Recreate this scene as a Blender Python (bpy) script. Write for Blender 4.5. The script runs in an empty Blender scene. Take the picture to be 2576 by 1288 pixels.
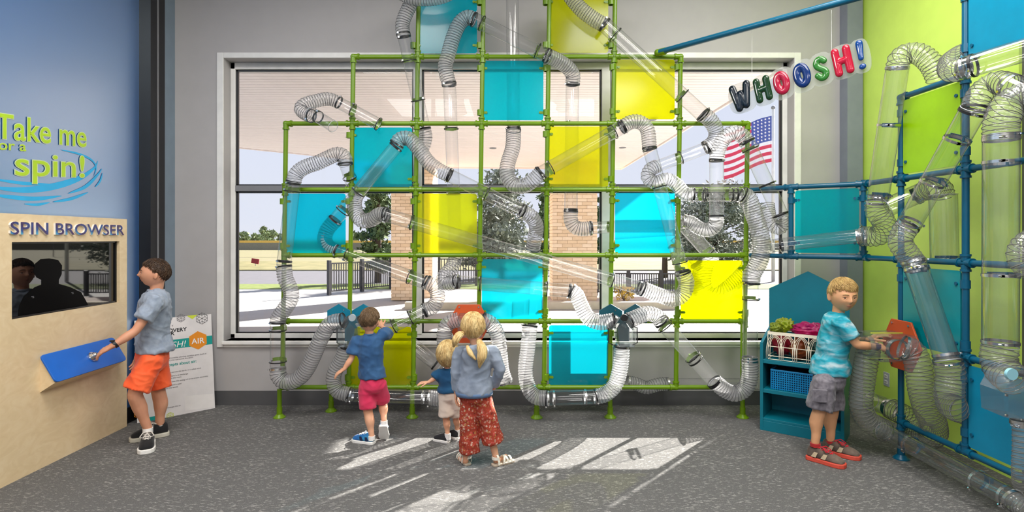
import bpy, math, random
import numpy as np
from mathutils import Vector, Matrix, noise as mnoise
random.seed(7)
SC = bpy.context.scene
COL = SC.collection
# ------------------------------------------------------------------ camera
F = 1423.0; CX = 1283.0; CY = 598.0; H = 1.55
cam_data = bpy.data.cameras.new('camera'); cam = bpy.data.objects.new('camera', cam_data); COL.objects.link(cam)
cam_data.sensor_width = 36; cam_data.lens = F/2576*36
cam_data.shift_x = (1288-CX)/2576; cam_data.shift_y = -(644-CY)/2576
cam_data.clip_start = 0.05; cam_data.clip_end = 600
cam.location = (0, 0, H); cam.rotation_euler = (math.pi/2, 0, 0)
SC.camera = cam
# ------------------------------------------------------------------ sky, sun, room lights, exposure
SC.view_settings.view_transform = 'Standard'; SC.view_settings.look = 'None'
SC.view_settings.exposure = 0.0; SC.view_settings.gamma = 1; SC.view_settings.use_curve_mapping = False
cy = SC.cycles
cy.max_bounces = 8; cy.diffuse_bounces = 4; cy.glossy_bounces = 3; cy.transmission_bounces = 4
cy.transparent_max_bounces = 40; cy.caustics_reflective = False; cy.caustics_refractive = False
cy.sample_clamp_indirect = 4.0
world = bpy.data.worlds.new('sky'); SC.world = world; world.use_nodes = True
wn = world.node_tree.nodes; wl = world.node_tree.links; wn.clear()
wo = wn.new('ShaderNodeOutputWorld'); wb = wn.new('ShaderNodeBackground'); wl.new(wb.outputs[0], wo.inputs[0])
tcw = wn.new('ShaderNodeTexCoord'); sepw = wn.new('ShaderNodeSeparateXYZ'); wl.new(tcw.outputs['Generated'], sepw.inputs[0])
rw = wn.new('ShaderNodeValToRGB'); wl.new(sepw.outputs[2], rw.inputs[0]); wl.new(rw.outputs[0], wb.inputs[0])
rw.color_ramp.elements[0].position = 0.0; rw.color_ramp.elements[0].color = (0.80, 0.83, 0.94, 1)
rw.color_ramp.elements[1].position = 0.7; rw.color_ramp.elements[1].color = (0.62, 0.72, 0.98, 1)
wb.inputs[1].default_value = 1.0
def light(kind, name, loc, energy, rot=(0, 0, 0), size=None, color=(1, 1, 1)):
    d = bpy.data.lights.new(name, kind); o = bpy.data.objects.new(name, d); COL.objects.link(o)
    d.energy = energy; d.color = color; o.location = loc; o.rotation_euler = rot
    if kind == 'AREA':
        d.shape = 'RECTANGLE'; d.size, d.size_y = size
    return o
SUN_AZ, SUN_EL = math.radians(42.5), math.radians(28)
sun = light('SUN', 'sun', (30, 25, 20), 25.0, color=(1.0, 0.95, 0.87)); sun.data.angle = math.radians(0.6)
_d = Vector((-math.sin(SUN_AZ)*math.cos(SUN_EL), -math.cos(SUN_AZ)*math.cos(SUN_EL), -math.sin(SUN_EL)))
sun.rotation_euler = _d.to_track_quat('-Z', 'Y').to_euler()
for lx in (-1.6, 1.6):
    for ly in (-1.0, 2.3):
        light('AREA', 'ceiling_light', (lx, ly, 4.25), 122, size=(1.6, 1.6), color=(1.0, 0.97, 0.93))
light('AREA', 'ceiling_light', (1.9, 3.6, 4.3), 35, size=(1.2, .6), color=(1.0, 0.97, 0.9))  # extra lamp added to brighten the lime wall

# ------------------------------------------------------------------ helpers
def P(px, py, Y): return Vector(((px-CX)*Y/F, Y, H-(py-CY)*Y/F))
def onX(px, py, X):                       # pixel onto a side wall plane
    Y = X*F/(px-CX); return Vector((X, Y, H-(py-CY)*Y/F))
def flr(px, py):
    Y = F*H/(py-CY); return Vector(((px-CX)*Y/F, Y, 0))
def frame_of(d):
    d = d.normalized(); a = Vector((0, 0, 1)) if abs(d.z) < .9 else Vector((1, 0, 0))
    u = d.cross(a).normalized(); return u, d.cross(u).normalized()
def transport(pts):
    n = len(pts); T = []
    for i in range(n):
        t = pts[min(i+1, n-1)]-pts[max(i-1, 0)]; T.append(t.normalized() if t.length > 1e-9 else Vector((0, 0, 1)))
    u, _ = frame_of(T[0]); out = []
    for i in range(n):
        if i:
            q = T[i-1].rotation_difference(T[i]); u = q @ u
        u = (u-T[i]*u.dot(T[i])).normalized(); out.append((u, T[i].cross(u), T[i]))
    return out
class MB:
    def __init__(s): s.v = []; s.f = []
    def add(s, vs, fs):
        b = len(s.v); s.v += [Vector(v) for v in vs]; s.f += [tuple(i+b for i in f) for f in fs]; return s
    def box(s, c, sz, R=None):
        c = Vector(c); vs = []
        for x in (-.5, .5):
            for y in (-.5, .5):
                for z in (-.5, .5):
                    p = Vector((x*sz[0], y*sz[1], z*sz[2])); vs.append(c+(R @ p if R else p))
        return s.add(vs, [(0, 1, 3, 2), (4, 6, 7, 5), (0, 4, 5, 1), (2, 3, 7, 6), (0, 2, 6, 4), (1, 5, 7, 3)])
    def box2(s, a, b):
        a, b = Vector(a), Vector(b); return s.box((a+b)/2, [abs(b[i]-a[i]) for i in range(3)])
    def loft(s, rings, caps=True, closed=True):
        n = len(rings[0]); vs = [p for r in rings for p in r]; fs = []
        for i in range(len(rings)-1):
            for j in range(n if closed else n-1):
                k = (j+1) % n; fs.append((i*n+j, i*n+k, (i+1)*n+k, (i+1)*n+j))
        if caps:
            fs.append(tuple(range(n-1, -1, -1))); fs.append(tuple((len(rings)-1)*n+j for j in range(n)))
        return s.add(vs, fs)
    def sweep(s, pts, rad, seg=14, caps=True):
        fr = transport(pts); rings = []
        for i, p in enumerate(pts):
            r = rad[i] if hasattr(rad, '__len__') else rad; u, w, _ = fr[i]
            rings.append([p+(u*math.cos(a)+w*math.sin(a))*r for a in [2*math.pi*j/seg for j in range(seg)]])
        return s.loft(rings, caps)
    def cyl(s, a, b, r, r2=None, seg=16, caps=True):
        return s.sweep([Vector(a), Vector(b)], [r, r if r2 is None else r2], seg, caps)
    def ring(s, c, d, r, w, t, seg=20):            # flat band around an axis
        d = Vector(d).normalized(); u, v = frame_of(d); c = Vector(c); rings = []
        for j in range(seg):
            a = 2*math.pi*j/seg; e = u*math.cos(a)+v*math.sin(a)
            rings.append([c+e*r-d*w/2, c+e*(r+t)-d*w/2, c+e*(r+t)+d*w/2, c+e*r+d*w/2])
        rings.append(rings[0]); return s.loft(rings, caps=False)
    def torus(s, c, d, R, r, seg=20, sub=6):
        d = Vector(d).normalized(); u, v = frame_of(d); c = Vector(c); rings = []
        for j in range(seg+1):
            a = 2*math.pi*j/seg; e = u*math.cos(a)+v*math.sin(a)
            rings.append([c+e*(R+r*math.cos(b))+d*r*math.sin(b) for b in [2*math.pi*k/sub for k in range(sub)]])
        return s.loft(rings, caps=False)
    def ball(s, c, r, seg=14, rings=8, R=None):
        c = Vector(c); r = (r, r, r) if not hasattr(r, '__len__') else r; rs = []
        for i in range(rings+1):
            t = math.pi*(.02+.96*i/rings)
            ring = []
            for j in range(seg):
                a = 2*math.pi*j/seg; p = Vector((r[0]*math.sin(t)*math.cos(a), r[1]*math.sin(t)*math.sin(a), -r[2]*math.cos(t)))
                ring.append(c+(R @ p if R else p))
            rs.append(ring)
        return s.loft(rs)
    def prism(s, poly, off):                        # planar polygon (3-D points) extruded by a vector
        off = Vector(off); n = len(poly); vs = [Vector(p) for p in poly]; vs += [v+off for v in vs]
        fs = [tuple(range(n)), tuple(range(2*n-1, n-1, -1))]
        for i in range(n): k = (i+1) % n; fs.append((i, i+n, k+n, k))
        return s.add(vs, fs)
    def build(s, name, mat, parent=None, origin=None, smooth=False, bevel=0.0, flat_angle=None):
        if origin is None:
            xs = np.array([tuple(v) for v in s.v]); mn, mx = xs.min(0), xs.max(0)
            origin = Vector(((mn[0]+mx[0])/2, (mn[1]+mx[1])/2, mn[2]))
        origin = Vector(origin); me = bpy.data.meshes.new(name)
        me.from_pydata([tuple(v-origin) for v in s.v], [], s.f); me.update()
        return link(name, me, mat, parent, origin, smooth, bevel)
WORG = {}
def link(name, me, mat, parent, origin, smooth=False, bevel=0.0):
    o = bpy.data.objects.new(name, me); COL.objects.link(o); WORG[o.name] = Vector(origin)
    if mat is not None:
        me.materials.clear()
        for m in (mat if isinstance(mat, (list, tuple)) else [mat]): me.materials.append(m)
    if parent is not None:
        o.parent = parent; o.location = Vector(origin)-WORG[parent.name]
    else: o.location = origin
    if smooth:
        me.polygons.foreach_set('use_smooth', [True]*len(me.polygons))
        if smooth == 'auto':
            try: me.set_sharp_from_angle(angle=math.radians(38))
            except Exception: pass
    if bevel:
        b = o.modifiers.new('bevel', 'BEVEL'); b.width = bevel; b.segments = 2; b.limit_method = 'ANGLE'
    return o
def empty(name, loc):
    o = bpy.data.objects.new(name, None); COL.objects.link(o); o.location = loc; o.empty_display_size = .1; WORG[o.name] = Vector(loc); return o
def tag(o, label=None, cat=None, group=None, kind=None):
    if label: o['label'] = label
    if cat: o['category'] = cat
    if group: o['group'] = group
    if kind: o['kind'] = kind
    return o
def struct(o, label=None, cat=None): return tag(o, label, cat, None, 'structure')
def copy_piece(src, name, parent, origin, label=None):
    o = bpy.data.objects.new(name, src.data); COL.objects.link(o); WORG[o.name] = Vector(origin)
    o.parent = parent; o.location = Vector(origin)-(WORG[parent.name] if parent else Vector()); return o

# ------------------------------------------------------------------ materials
MATS = {}
def newmat(name):
    m = bpy.data.materials.new(name); m.use_nodes = True; nt = m.node_tree; nt.nodes.clear()
    out = nt.nodes.new('ShaderNodeOutputMaterial'); return m, nt, out
def srgb(r, g, b):
    f = lambda c: c/12.92 if c <= .04045 else ((c+.055)/1.055)**2.4
    return (f(r/255), f(g/255), f(b/255), 1)
def mat(name, rgb, rough=.5, spec=.5, metal=0, var=.06, vscale=8, bump=0, bscale=60, coat=0, stretch=None, col2=None, sharp=False, sheen=0):
    if name in MATS: return MATS[name]
    m, nt, out = newmat(name); N, L = nt.nodes, nt.links
    b = N.new('ShaderNodeBsdfPrincipled'); L.new(b.outputs[0], out.inputs[0])
    c = srgb(*rgb); b.inputs['Roughness'].default_value = rough; b.inputs['Specular IOR Level'].default_value = spec
    b.inputs['Metallic'].default_value = metal; b.inputs['Coat Weight'].default_value = coat
    if sheen: b.inputs['Sheen Weight'].default_value = sheen
    tc = N.new('ShaderNodeTexCoord'); mp = N.new('ShaderNodeMapping'); L.new(tc.outputs['Object'], mp.inputs[0])
    if stretch: mp.inputs['Scale'].default_value = stretch
    n = N.new('ShaderNodeTexNoise'); n.inputs['Scale'].default_value = vscale; n.inputs['Detail'].default_value = 4; L.new(mp.outputs[0], n.inputs[0])
    r = N.new('ShaderNodeValToRGB'); L.new(n.outputs[0], r.inputs[0])
    if col2: c1, c2 = c, srgb(*col2)
    else:
        c1 = tuple(x*(1-var) for x in c[:3])+(1,); c2 = tuple(min(1, x*(1+var)) for x in c[:3])+(1,)
    r.color_ramp.elements[0].color = c1; r.color_ramp.elements[1].color = c2
    e = (.47, .53) if sharp else (.3, .7)
    r.color_ramp.elements[0].position, r.color_ramp.elements[1].position = e
    L.new(r.outputs[0], b.inputs['Base Color'])
    if bump:
        n2 = N.new('ShaderNodeTexNoise'); n2.inputs['Scale'].default_value = bscale; n2.inputs['Detail'].default_value = 3; L.new(mp.outputs[0], n2.inputs[0])
        bp = N.new('ShaderNodeBump'); bp.inputs['Strength'].default_value = bump; bp.inputs['Distance'].default_value = .01
        L.new(n2.outputs[0], bp.inputs['Height']); L.new(bp.outputs[0], b.inputs['Normal'])
    MATS[name] = m; return m
def translucent(name, rgb, tint, frac_blur=.62, frac_trans=.07, rough_t=.55, gloss=.14):
    """frosted coloured acrylic: blurred see-through, some clear see-through, the rest translucent and diffuse"""
    m, nt, out = newmat(name); N, L = nt.nodes, nt.links
    c = srgb(*rgb); ct = srgb(*tint)
    d = N.new('ShaderNodeBsdfDiffuse'); d.inputs[0].default_value = c
    t = N.new('ShaderNodeBsdfTranslucent'); t.inputs[0].default_value = c
    mx = N.new('ShaderNodeMixShader'); mx.inputs[0].default_value = .55; L.new(d.outputs[0], mx.inputs[1]); L.new(t.outputs[0], mx.inputs[2])
    rf = N.new('ShaderNodeBsdfRefraction'); rf.inputs[0].default_value = ct; rf.inputs['IOR'].default_value = 1.02; rf.inputs['Roughness'].default_value = 0.9 if rough_t > .9 else rough_t
    tr = N.new('ShaderNodeBsdfTransparent'); tr.inputs[0].default_value = ct
    m1 = N.new('ShaderNodeMixShader'); m1.inputs[0].default_value = frac_blur; L.new(mx.outputs[0], m1.inputs[1]); L.new(rf.outputs[0], m1.inputs[2])
    m2 = N.new('ShaderNodeMixShader'); m2.inputs[0].default_value = frac_trans; L.new(m1.outputs[0], m2.inputs[1]); L.new(tr.outputs[0], m2.inputs[2])
    g = N.new('ShaderNodeBsdfGlossy'); g.inputs['Roughness'].default_value = gloss
    fr = N.new('ShaderNodeFresnel'); fr.inputs[0].default_value = 1.4
    m3 = N.new('ShaderNodeMixShader'); L.new(fr.outputs[0], m3.inputs[0]); L.new(m2.outputs[0], m3.inputs[1]); L.new(g.outputs[0], m3.inputs[2])
    L.new(m3.outputs[0], out.inputs[0]); MATS[name] = m; return m
def clear(name, face=(.97, .97, .97), edge=(.55, .58, .6), power=3.0, gl0=.03, gl1=.45, rough=.03, haze=0.0):
    """thin clear plastic wall: see-through face on, denser and shinier at grazing view"""
    m, nt, out = newmat(name); N, L = nt.nodes, nt.links
    lw = N.new('ShaderNodeLayerWeight'); lw.inputs[0].default_value = .5
    pw = N.new('ShaderNodeMath'); pw.operation = 'POWER'; L.new(lw.outputs['Facing'], pw.inputs[0]); pw.inputs[1].default_value = power
    mc = N.new('ShaderNodeMixRGB'); L.new(pw.outputs[0], mc.inputs[0]); mc.inputs[1].default_value = face+(1,); mc.inputs[2].default_value = edge+(1,)
    tr = N.new('ShaderNodeBsdfTransparent'); L.new(mc.outputs[0], tr.inputs[0])
    gl = N.new('ShaderNodeBsdfGlossy'); gl.inputs['Roughness'].default_value = rough
    mr = N.new('ShaderNodeMapRange'); L.new(pw.outputs[0], mr.inputs[0]); mr.inputs[3].default_value = gl0; mr.inputs[4].default_value = gl1
    mx = N.new('ShaderNodeMixShader'); L.new(mr.outputs[0], mx.inputs[0]); L.new(tr.outputs[0], mx.inputs[1]); L.new(gl.outputs[0], mx.inputs[2])
    last = mx
    if haze:
        d = N.new('ShaderNodeBsdfDiffuse'); d.inputs[0].default_value = (.9, .9, .92, 1)
        t = N.new('ShaderNodeBsdfTranslucent'); t.inputs[0].default_value = (.9, .9, .92, 1)
        dm = N.new('ShaderNodeMixShader'); dm.inputs[0].default_value = .5; L.new(d.outputs[0], dm.inputs[1]); L.new(t.outputs[0], dm.inputs[2])
        m2 = N.new('ShaderNodeMixShader'); m2.inputs[0].default_value = haze; L.new(mx.outputs[0], m2.inputs[1]); L.new(dm.outputs[0], m2.inputs[2]); last = m2
    L.new(last.outputs[0], out.inputs[0]); MATS[name] = m; return m
M_tube = clear('clear_acrylic', face=(.965,.965,.968), edge=(.66,.69,.71), power=3.0, gl0=.045, gl1=.7, haze=.03)
M_film = clear('hose_film', face=(.95, .95, .95), edge=(.7, .7, .72), power=2.4, gl0=.05, gl1=.45, rough=.12, haze=.29)
M_wire = mat('hose_wire', (74, 74, 80), rough=.35, spec=.6)
M_glass = clear('window_glass', face=(.985, .99, .99), edge=(.8, .85, .85), power=4, gl0=.02, gl1=.5, rough=.0)
M_box = clear('clear_box', face=(.93, .95, .95), edge=(.5, .55, .55), power=2, gl0=.06, gl1=.5, rough=.04, haze=.06)
M_back = clear('sign_backing', face=(.92, .93, .93), edge=(.8, .8, .8), power=3, gl0=.04, gl1=.4, rough=.06, haze=.22)
M_cyan = translucent('cyan_acrylic', (0, 206, 232), (0, 206, 232))
M_yel = translucent('lime_yellow_acrylic', (238, 246, 0), (236, 244, 0))
M_sheet = clear('acrylic_edge', face=(1, 1, 1), edge=(.95, .95, .95), power=3, gl0=0, gl1=.1)
M_green = mat('lime_green_pipe', (104, 140, 2), rough=.32, spec=.5)
M_teal = mat('teal_pipe', (0, 86, 116), rough=.3, spec=.5)
M_tealpaint = mat('teal_paint', (0, 118, 146), rough=.42)
M_black = mat('black_rubber', (26, 26, 28), rough=.45)
M_steel = mat('steel', (200, 200, 200), rough=.25, metal=1.0)
M_chrome = mat('chrome', (225, 225, 225), rough=.12, metal=1.0)
M_orange = mat('orange_panel', (206, 84, 36), rough=.4)
M_white = mat('white_paint', (236, 234, 230), rough=.5)
M_wall = mat('grey_wall_paint', (176, 173, 173), rough=.6, var=.02, bump=.03, bscale=200)
M_dark = mat('dark_frame', (22, 22, 26), rough=.4)
M_darkgrey = mat('dark_grey_vinyl', (84, 84, 86), rough=.5)
# ------------------------------------------------------------------ materials of the setting
def carpet_mat():
    m, nt, out = newmat('flecked_carpet'); N, L = nt.nodes, nt.links
    b = N.new('ShaderNodeBsdfPrincipled'); L.new(b.outputs[0], out.inputs[0]); b.inputs['Roughness'].default_value = .95; b.inputs['Specular IOR Level'].default_value = .15
    tc = N.new('ShaderNodeTexCoord')
    def noise(scale, st, det=2):
        mp = N.new('ShaderNodeMapping'); mp.inputs['Scale'].default_value = st; L.new(tc.outputs['Object'], mp.inputs[0])
        n = N.new('ShaderNodeTexNoise'); n.inputs['Scale'].default_value = scale; n.inputs['Detail'].default_value = det; L.new(mp.outputs[0], n.inputs[0]); return n
    fine = noise(220, (1, 1, 1)); fl = noise(125, (.30, 1.5, 1), 3); big = noise(2.2, (1, 1, 1), 3)
    r1 = N.new('ShaderNodeValToRGB'); L.new(fine.outputs[0], r1.inputs[0])
    r1.color_ramp.elements[0].position = .3; r1.color_ramp.elements[0].color = srgb(78, 77, 77); r1.color_ramp.elements[1].position = .7; r1.color_ramp.elements[1].color = srgb(112, 111, 110)
    add = N.new('ShaderNodeMath'); add.operation = 'MULTIPLY_ADD'; L.new(big.outputs[0], add.inputs[0]); add.inputs[1].default_value = .12; L.new(fl.outputs[0], add.inputs[2])
    r2 = N.new('ShaderNodeValToRGB'); L.new(add.outputs[0], r2.inputs[0])
    r2.color_ramp.elements[0].position = .66; r2.color_ramp.elements[0].color = (0, 0, 0, 1); r2.color_ramp.elements[1].position = .72; r2.color_ramp.elements[1].color = (1, 1, 1, 1)
    mx = N.new('ShaderNodeMixRGB'); L.new(r2.outputs[0], mx.inputs[0]); L.new(r1.outputs[0], mx.inputs[1]); mx.inputs[2].default_value = srgb(160, 158, 154)
    L.new(mx.outputs[0], b.inputs['Base Color'])
    bp = N.new('ShaderNodeBump'); bp.inputs['Strength'].default_value = .35; bp.inputs['Distance'].default_value = .004; L.new(fine.outputs[0], bp.inputs['Height']); L.new(bp.outputs[0], b.inputs['Normal'])
    return m
def wood_mat():
    m, nt, out = newmat('birch_plywood'); N, L = nt.nodes, nt.links
    b = N.new('ShaderNodeBsdfPrincipled'); L.new(b.outputs[0], out.inputs[0]); b.inputs['Roughness'].default_value = .38; b.inputs['Specular IOR Level'].default_value = .5
    tc = N.new('ShaderNodeTexCoord'); mp = N.new('ShaderNodeMapping'); mp.inputs['Scale'].default_value = (1, 1.0, 1.6); L.new(tc.outputs['Object'], mp.inputs[0])
    n = N.new('ShaderNodeTexNoise'); n.inputs['Scale'].default_value = 2.2; n.inputs['Detail'].default_value = 3; L.new(mp.outputs[0], n.inputs[0])
    w = N.new('ShaderNodeTexNoise'); w.inputs['Scale'].default_value = 5; w.inputs['Distortion'].default_value = 3.0; w.inputs['Detail'].default_value = 4; L.new(mp.outputs[0], w.inputs[0])
    r = N.new('ShaderNodeValToRGB'); L.new(w.outputs[0], r.inputs[0])
    e = r.color_ramp.elements; e[0].position = .3; e[0].color = srgb(232, 206, 164); e[1].position = .66; e[1].color = srgb(242, 219, 180)
    x = e.new(.5); x.color = srgb(238, 213, 172)
    mx = N.new('ShaderNodeMixRGB'); mx.blend_type = 'MULTIPLY'; mx.inputs[0].default_value = .12; L.new(r.outputs[0], mx.inputs[1]); L.new(n.outputs[0], mx.inputs[2])
    L.new(mx.outputs[0], b.inputs['Base Color']); return m
M_carpet = carpet_mat(); M_wood = wood_mat()
M_blue = mat('blue_wall_paint', (20, 92, 168), rough=.4, spec=.5, var=.03)
def sheen_wall():
    m, nt, out = newmat('satin_blue_laminate'); N, L = nt.nodes, nt.links
    d = N.new('ShaderNodeBsdfDiffuse'); d.inputs[0].default_value = srgb(14, 92, 168); g = N.new('ShaderNodeBsdfGlossy'); g.inputs[0].default_value = (.8, .93, 1, 1); g.inputs['Roughness'].default_value = .34
    x = N.new('ShaderNodeMixShader'); x.inputs[0].default_value = .52; L.new(d.outputs[0], x.inputs[1]); L.new(g.outputs[0], x.inputs[2]); L.new(x.outputs[0], out.inputs[0]); return m
M_blue = sheen_wall()
M_lime = mat('lime_wall_paint', (206, 238, 104), rough=.35, spec=.5, var=.03)
M_soffit = mat('soffit_white', (242, 232, 228), rough=.7, var=.03)
M_frame = mat('window_frame_white', (232, 231, 228), rough=.45)
M_alu = mat('grey_aluminium', (128, 128, 132), rough=.4)

# ------------------------------------------------------------------ room shell
XL, XR, YW, ZC = -3.2, 3.22, 5.25, 4.4
def sbox(name, a, b, m, label=None, bevel=0):
    o = MB().box2(a, b).build(name, m, bevel=bevel); return struct(o, label)
sbox('floor', (XL-.2, -3.5, -.1), (XR+.5, YW+.02, 0), M_carpet, 'dark grey carpet with pale flecks')
sbox('ceiling', (XL-.2, -3.5, ZC), (XR+.5, YW+.25, ZC+.1), M_white, 'plain white ceiling above the room')
WX0, WX1, WZ0, WZ1 = -2.655, 2.635, .595, 3.215        # window opening
w = MB(); y0, y1 = YW, YW+.22
w.box2((XL-.2, y0, 0), (WX0, y1, ZC)); w.box2((WX1, y0, 0), (XR+.5, y1, ZC)); w.box2((WX0, y0, 0), (WX1, y1, WZ0)); w.box2((WX0, y0, WZ1), (WX1, y1, ZC))
struct(w.build('wall_back', M_wall), 'grey painted wall around the large window')
sbox('wall_left', (XL-.2, -3.5, 0), (XL, YW, ZC), M_blue, 'glossy blue wall behind the plywood kiosk')
sbox('wall_right', (XR, 3.58, 0), (XR+.2, YW, ZC), M_lime, 'lime green wall behind the teal pipe frame')
sbox('wall_right', (XR+.02, -3.5, 0), (XR+.22, 3.579, ZC), M_darkgrey, 'dark grey wall past the lime green wall')
sbox('wall_front', (XL-.2, -3.7, 0), (XR+.5, -3.5, ZC), M_white, 'white wall behind the viewpoint')
sbox('trim_1', (XL, 4.88, 0), (XL+.1, 5.08, ZC), M_dark, 'black upright strip between blue wall and grey wall')
sbox('trim_1', (XL+.1, 4.97, 0), (XL+.105, 4.985, ZC), M_alu, 'thin grey line down the black upright strip')
sbox('trim_2', (XL, 5.08, 0), (XL+.09, YW, ZC), mat('blue_grey_satin', (124, 142, 158), rough=.3, spec=.8), 'narrow grey wall return beside the black strip')
sbox('trim_3', (XR-.16, 5.13, 0), (XR-.02, YW, ZC), mat('blue_grey_trim', (128, 134, 148), rough=.4), 'blue grey corner column left of the lime wall')
sbox('trim_3', (XR-.02, 5.17, 0), (XR, YW, ZC), M_dark, 'black strip painted as the shadow line beside the lime wall')  # solid black strip, its colour stands in for the edge shadow
sbox('baseboard_back', (XL+.09, YW-.012, 0), (XR-.16, YW, .13), M_darkgrey, 'dark grey vinyl baseboard under the window')
sbox('baseboard_left', (XL, 4.6, 0), (XL+.012, 4.88, .13), M_dark, 'dark baseboard on the blue wall')
# window
win = struct(empty('window_1', ((WX0+WX1)/2, YW, WZ0)), 'wide white framed window of six panes')
t = MB(); T = .055                                                       # white casing on the room side
for a, b in (((WX0-.06, WZ0-.06), (WX0, WZ1+.05)), ((WX1, WZ0-.06), (WX1+.06, WZ1+.05)), ((WX0, WZ1), (WX1, WZ1+.05)), ((WX0, WZ0-.06), (WX1, WZ0))):
    t.box2((a[0], YW-.015, a[1]), (b[0], YW, b[1]))
t.build('casing', M_frame, win, bevel=.004)
MB().box2((WX0, YW-.05, WZ0-.03), (WX1, YW+.14, WZ0)).build('sill', M_frame, win, bevel=.006)
t = MB(); ya, yb = YW+.12, YW+.2; fw = .045
for a, b in (((WX0, WZ0), (WX0+fw, WZ1)), ((WX1-fw, WZ0), (WX1, WZ1)), ((WX0, WZ1-fw-.02), (WX1, WZ1)), ((WX0, WZ0), (WX1, WZ0+fw))):
    t.box2((a[0], ya, a[1]), (b[0], yb, b[1]))
t.build('window_frame', M_frame, win, bevel=.005)
for px in (1051, 1524):
    x = P(px, 500, YW+.13).x
    MB().box2((x-.04, ya-.01, WZ0+.04), (x+.04, yb+.01, WZ1-.06)).build('mullion', M_frame, win, bevel=.004)
ztr = P(600, 474, YW+.13).z
for (xa, xb) in ((WX0+fw, P(1051, 0, YW+.13).x-.04), (P(1051, 0, YW+.13).x+.04, P(1524, 0, YW+.13).x-.04), (P(1524, 0, YW+.13).x+.04, WX1-fw)):
    MB().box2((xa, ya, ztr-.028), (xb, yb, ztr+.028)).build('transom', M_alu, win, bevel=.004)
    for za, zb in ((WZ0+fw, ztr-.028), (ztr+.028, WZ1-fw-.02)):
        g = MB()
        for p, q in (((xa, za), (xa+.016, zb)), ((xb-.016, za), (xb, zb)), ((xa, zb-.016), (xb, zb)), ((xa, za), (xb, za+.012))):
            g.box2((p[0], ya+.02, p[1]), (q[0], ya+.05, q[1]))
        gk = g.build('gasket', M_dark, win)
        MB().add([(xa, ya+.03, za), (xb, ya+.03, za), (xb, ya+.03, zb), (xa, ya+.03, zb)], [(0, 1, 2, 3)]).build('pane', M_glass, gk)

# ------------------------------------------------------------------ outdoors
def gpoly(name, pts, z, m, label, th=.05):
    o = MB().prism([Vector((p[0], p[1], z)) for p in pts], (0, 0, -th)).build(name, m); return struct(o, label)
M_conc = mat('pale_concrete', (166, 163, 160), rough=.85, var=.05, vscale=1.5)
M_road = mat('grey_asphalt', (90, 88, 94), rough=.9, var=.08, vscale=3)
M_grass = mat('dry_grass', (88, 86, 40), rough=.95, var=.2, vscale=1.2, col2=(126, 116, 74))
M_lawn = mat('green_grass', (82, 100, 30), rough=.95, var=.2, vscale=6, col2=(110, 118, 56))
M_field = mat('tan_field', (116, 108, 80), rough=.95, vscale=.4, col2=(112, 108, 68))
M_gravel = mat('gravel', (168, 150, 140), rough=.95, vscale=14, col2=(206, 196, 188), bump=.4, bscale=30)
gpoly('plaza', [(-30, YW+.2), (40, YW+.2), (40, 18), (-30, 18)], -.02, M_conc, 'pale concrete plaza outside the window')
gpoly('lawn_strip', [(-40, 17.2), (60, 17.2), (60, 19), (-40, 19)], -.005, M_lawn, 'narrow green lawn strip beside the road')
gpoly('road', [(-60, 19), (80, 19), (80, 26.5), (-60, 26.5)], -.01, M_road, 'grey road beyond the plaza')
gpoly('grass_verge', [(-80, 26.5), (120, 26.5), (120, 36), (-80, 36)], .05, M_grass, 'dry grass verge beyond the road')
gpoly('ball_field', [(-140, 36), (200, 36), (200, 160), (-140, 160)], .04, M_field, 'tan ball field beyond the road')
gpoly('gravel_bed', [(-2.3, 12.6), (3.6, 12.6), (4.6, 14.2), (-2.3, 14.6)], .06, M_gravel, 'gravel bed around the brick columns', .1)
sbox('kerb', (-2.3, 12.35, -.02), (3.7, 12.55, .14), mat('concrete_kerb', (196, 186, 166), rough=.85), 'low tan concrete kerb in front of the gravel bed', .01)
# canopy soffit, built of boards
can = struct(empty('canopy', (-1, 9, 3.35)), 'wide flat entrance canopy with a pale boarded soffit')
ZS = 3.35
cp = [(-9.0, YW+.23), (2.9, YW+.23), (2.9, 14.8), (-1.9, 14.5), (-5.5, 11.2), (-9.0, 8.2)]
MB().prism([Vector((x, y, ZS+.02)) for x, y in cp], (0, 0, .35)).build('canopy_roof', M_soffit, can)
def xspan(y):
    xs = []
    for i in range(len(cp)):
        a, b = cp[i], cp[(i+1) % len(cp)]
        if (a[1]-y)*(b[1]-y) < 0: xs.append(a[0]+(b[0]-a[0])*(y-a[1])/(b[1]-a[1]))
    return (min(xs), max(xs)) if len(xs) > 1 else None
yy = YW+.26; bw = .115
while yy+bw < 14.45:
    s = xspan(yy+bw/2)
    if s: MB().box2((s[0]+.02, yy, ZS), (s[1]-.02, yy+bw-.012, ZS+.018)).build('soffit_board', M_soffit, can)
    yy += bw
fa = MB(); 
for i in range(1, len(cp)-1):
    a, b = Vector((*cp[i], ZS-.02)), Vector((*cp[i+1], ZS-.02)); n = Vector((b.y-a.y, a.x-b.x, 0)).normalized()*.03
    fa.prism([a, b, b+Vector((0, 0, .4)), a+Vector((0, 0, .4))], n)
fa.build('fascia', M_soffit, can)
lt = [(1240, 372), (1566, 371), (880, 345), (1640, 300)]
for px, py in lt:
    Y = (ZS-H)*F/(CY-py); c = P(px, py, Y); MB().cyl((c.x, c.y, ZS-.012), (c.x, c.y, ZS), .07, seg=16).build('downlight', M_alu, can)
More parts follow.
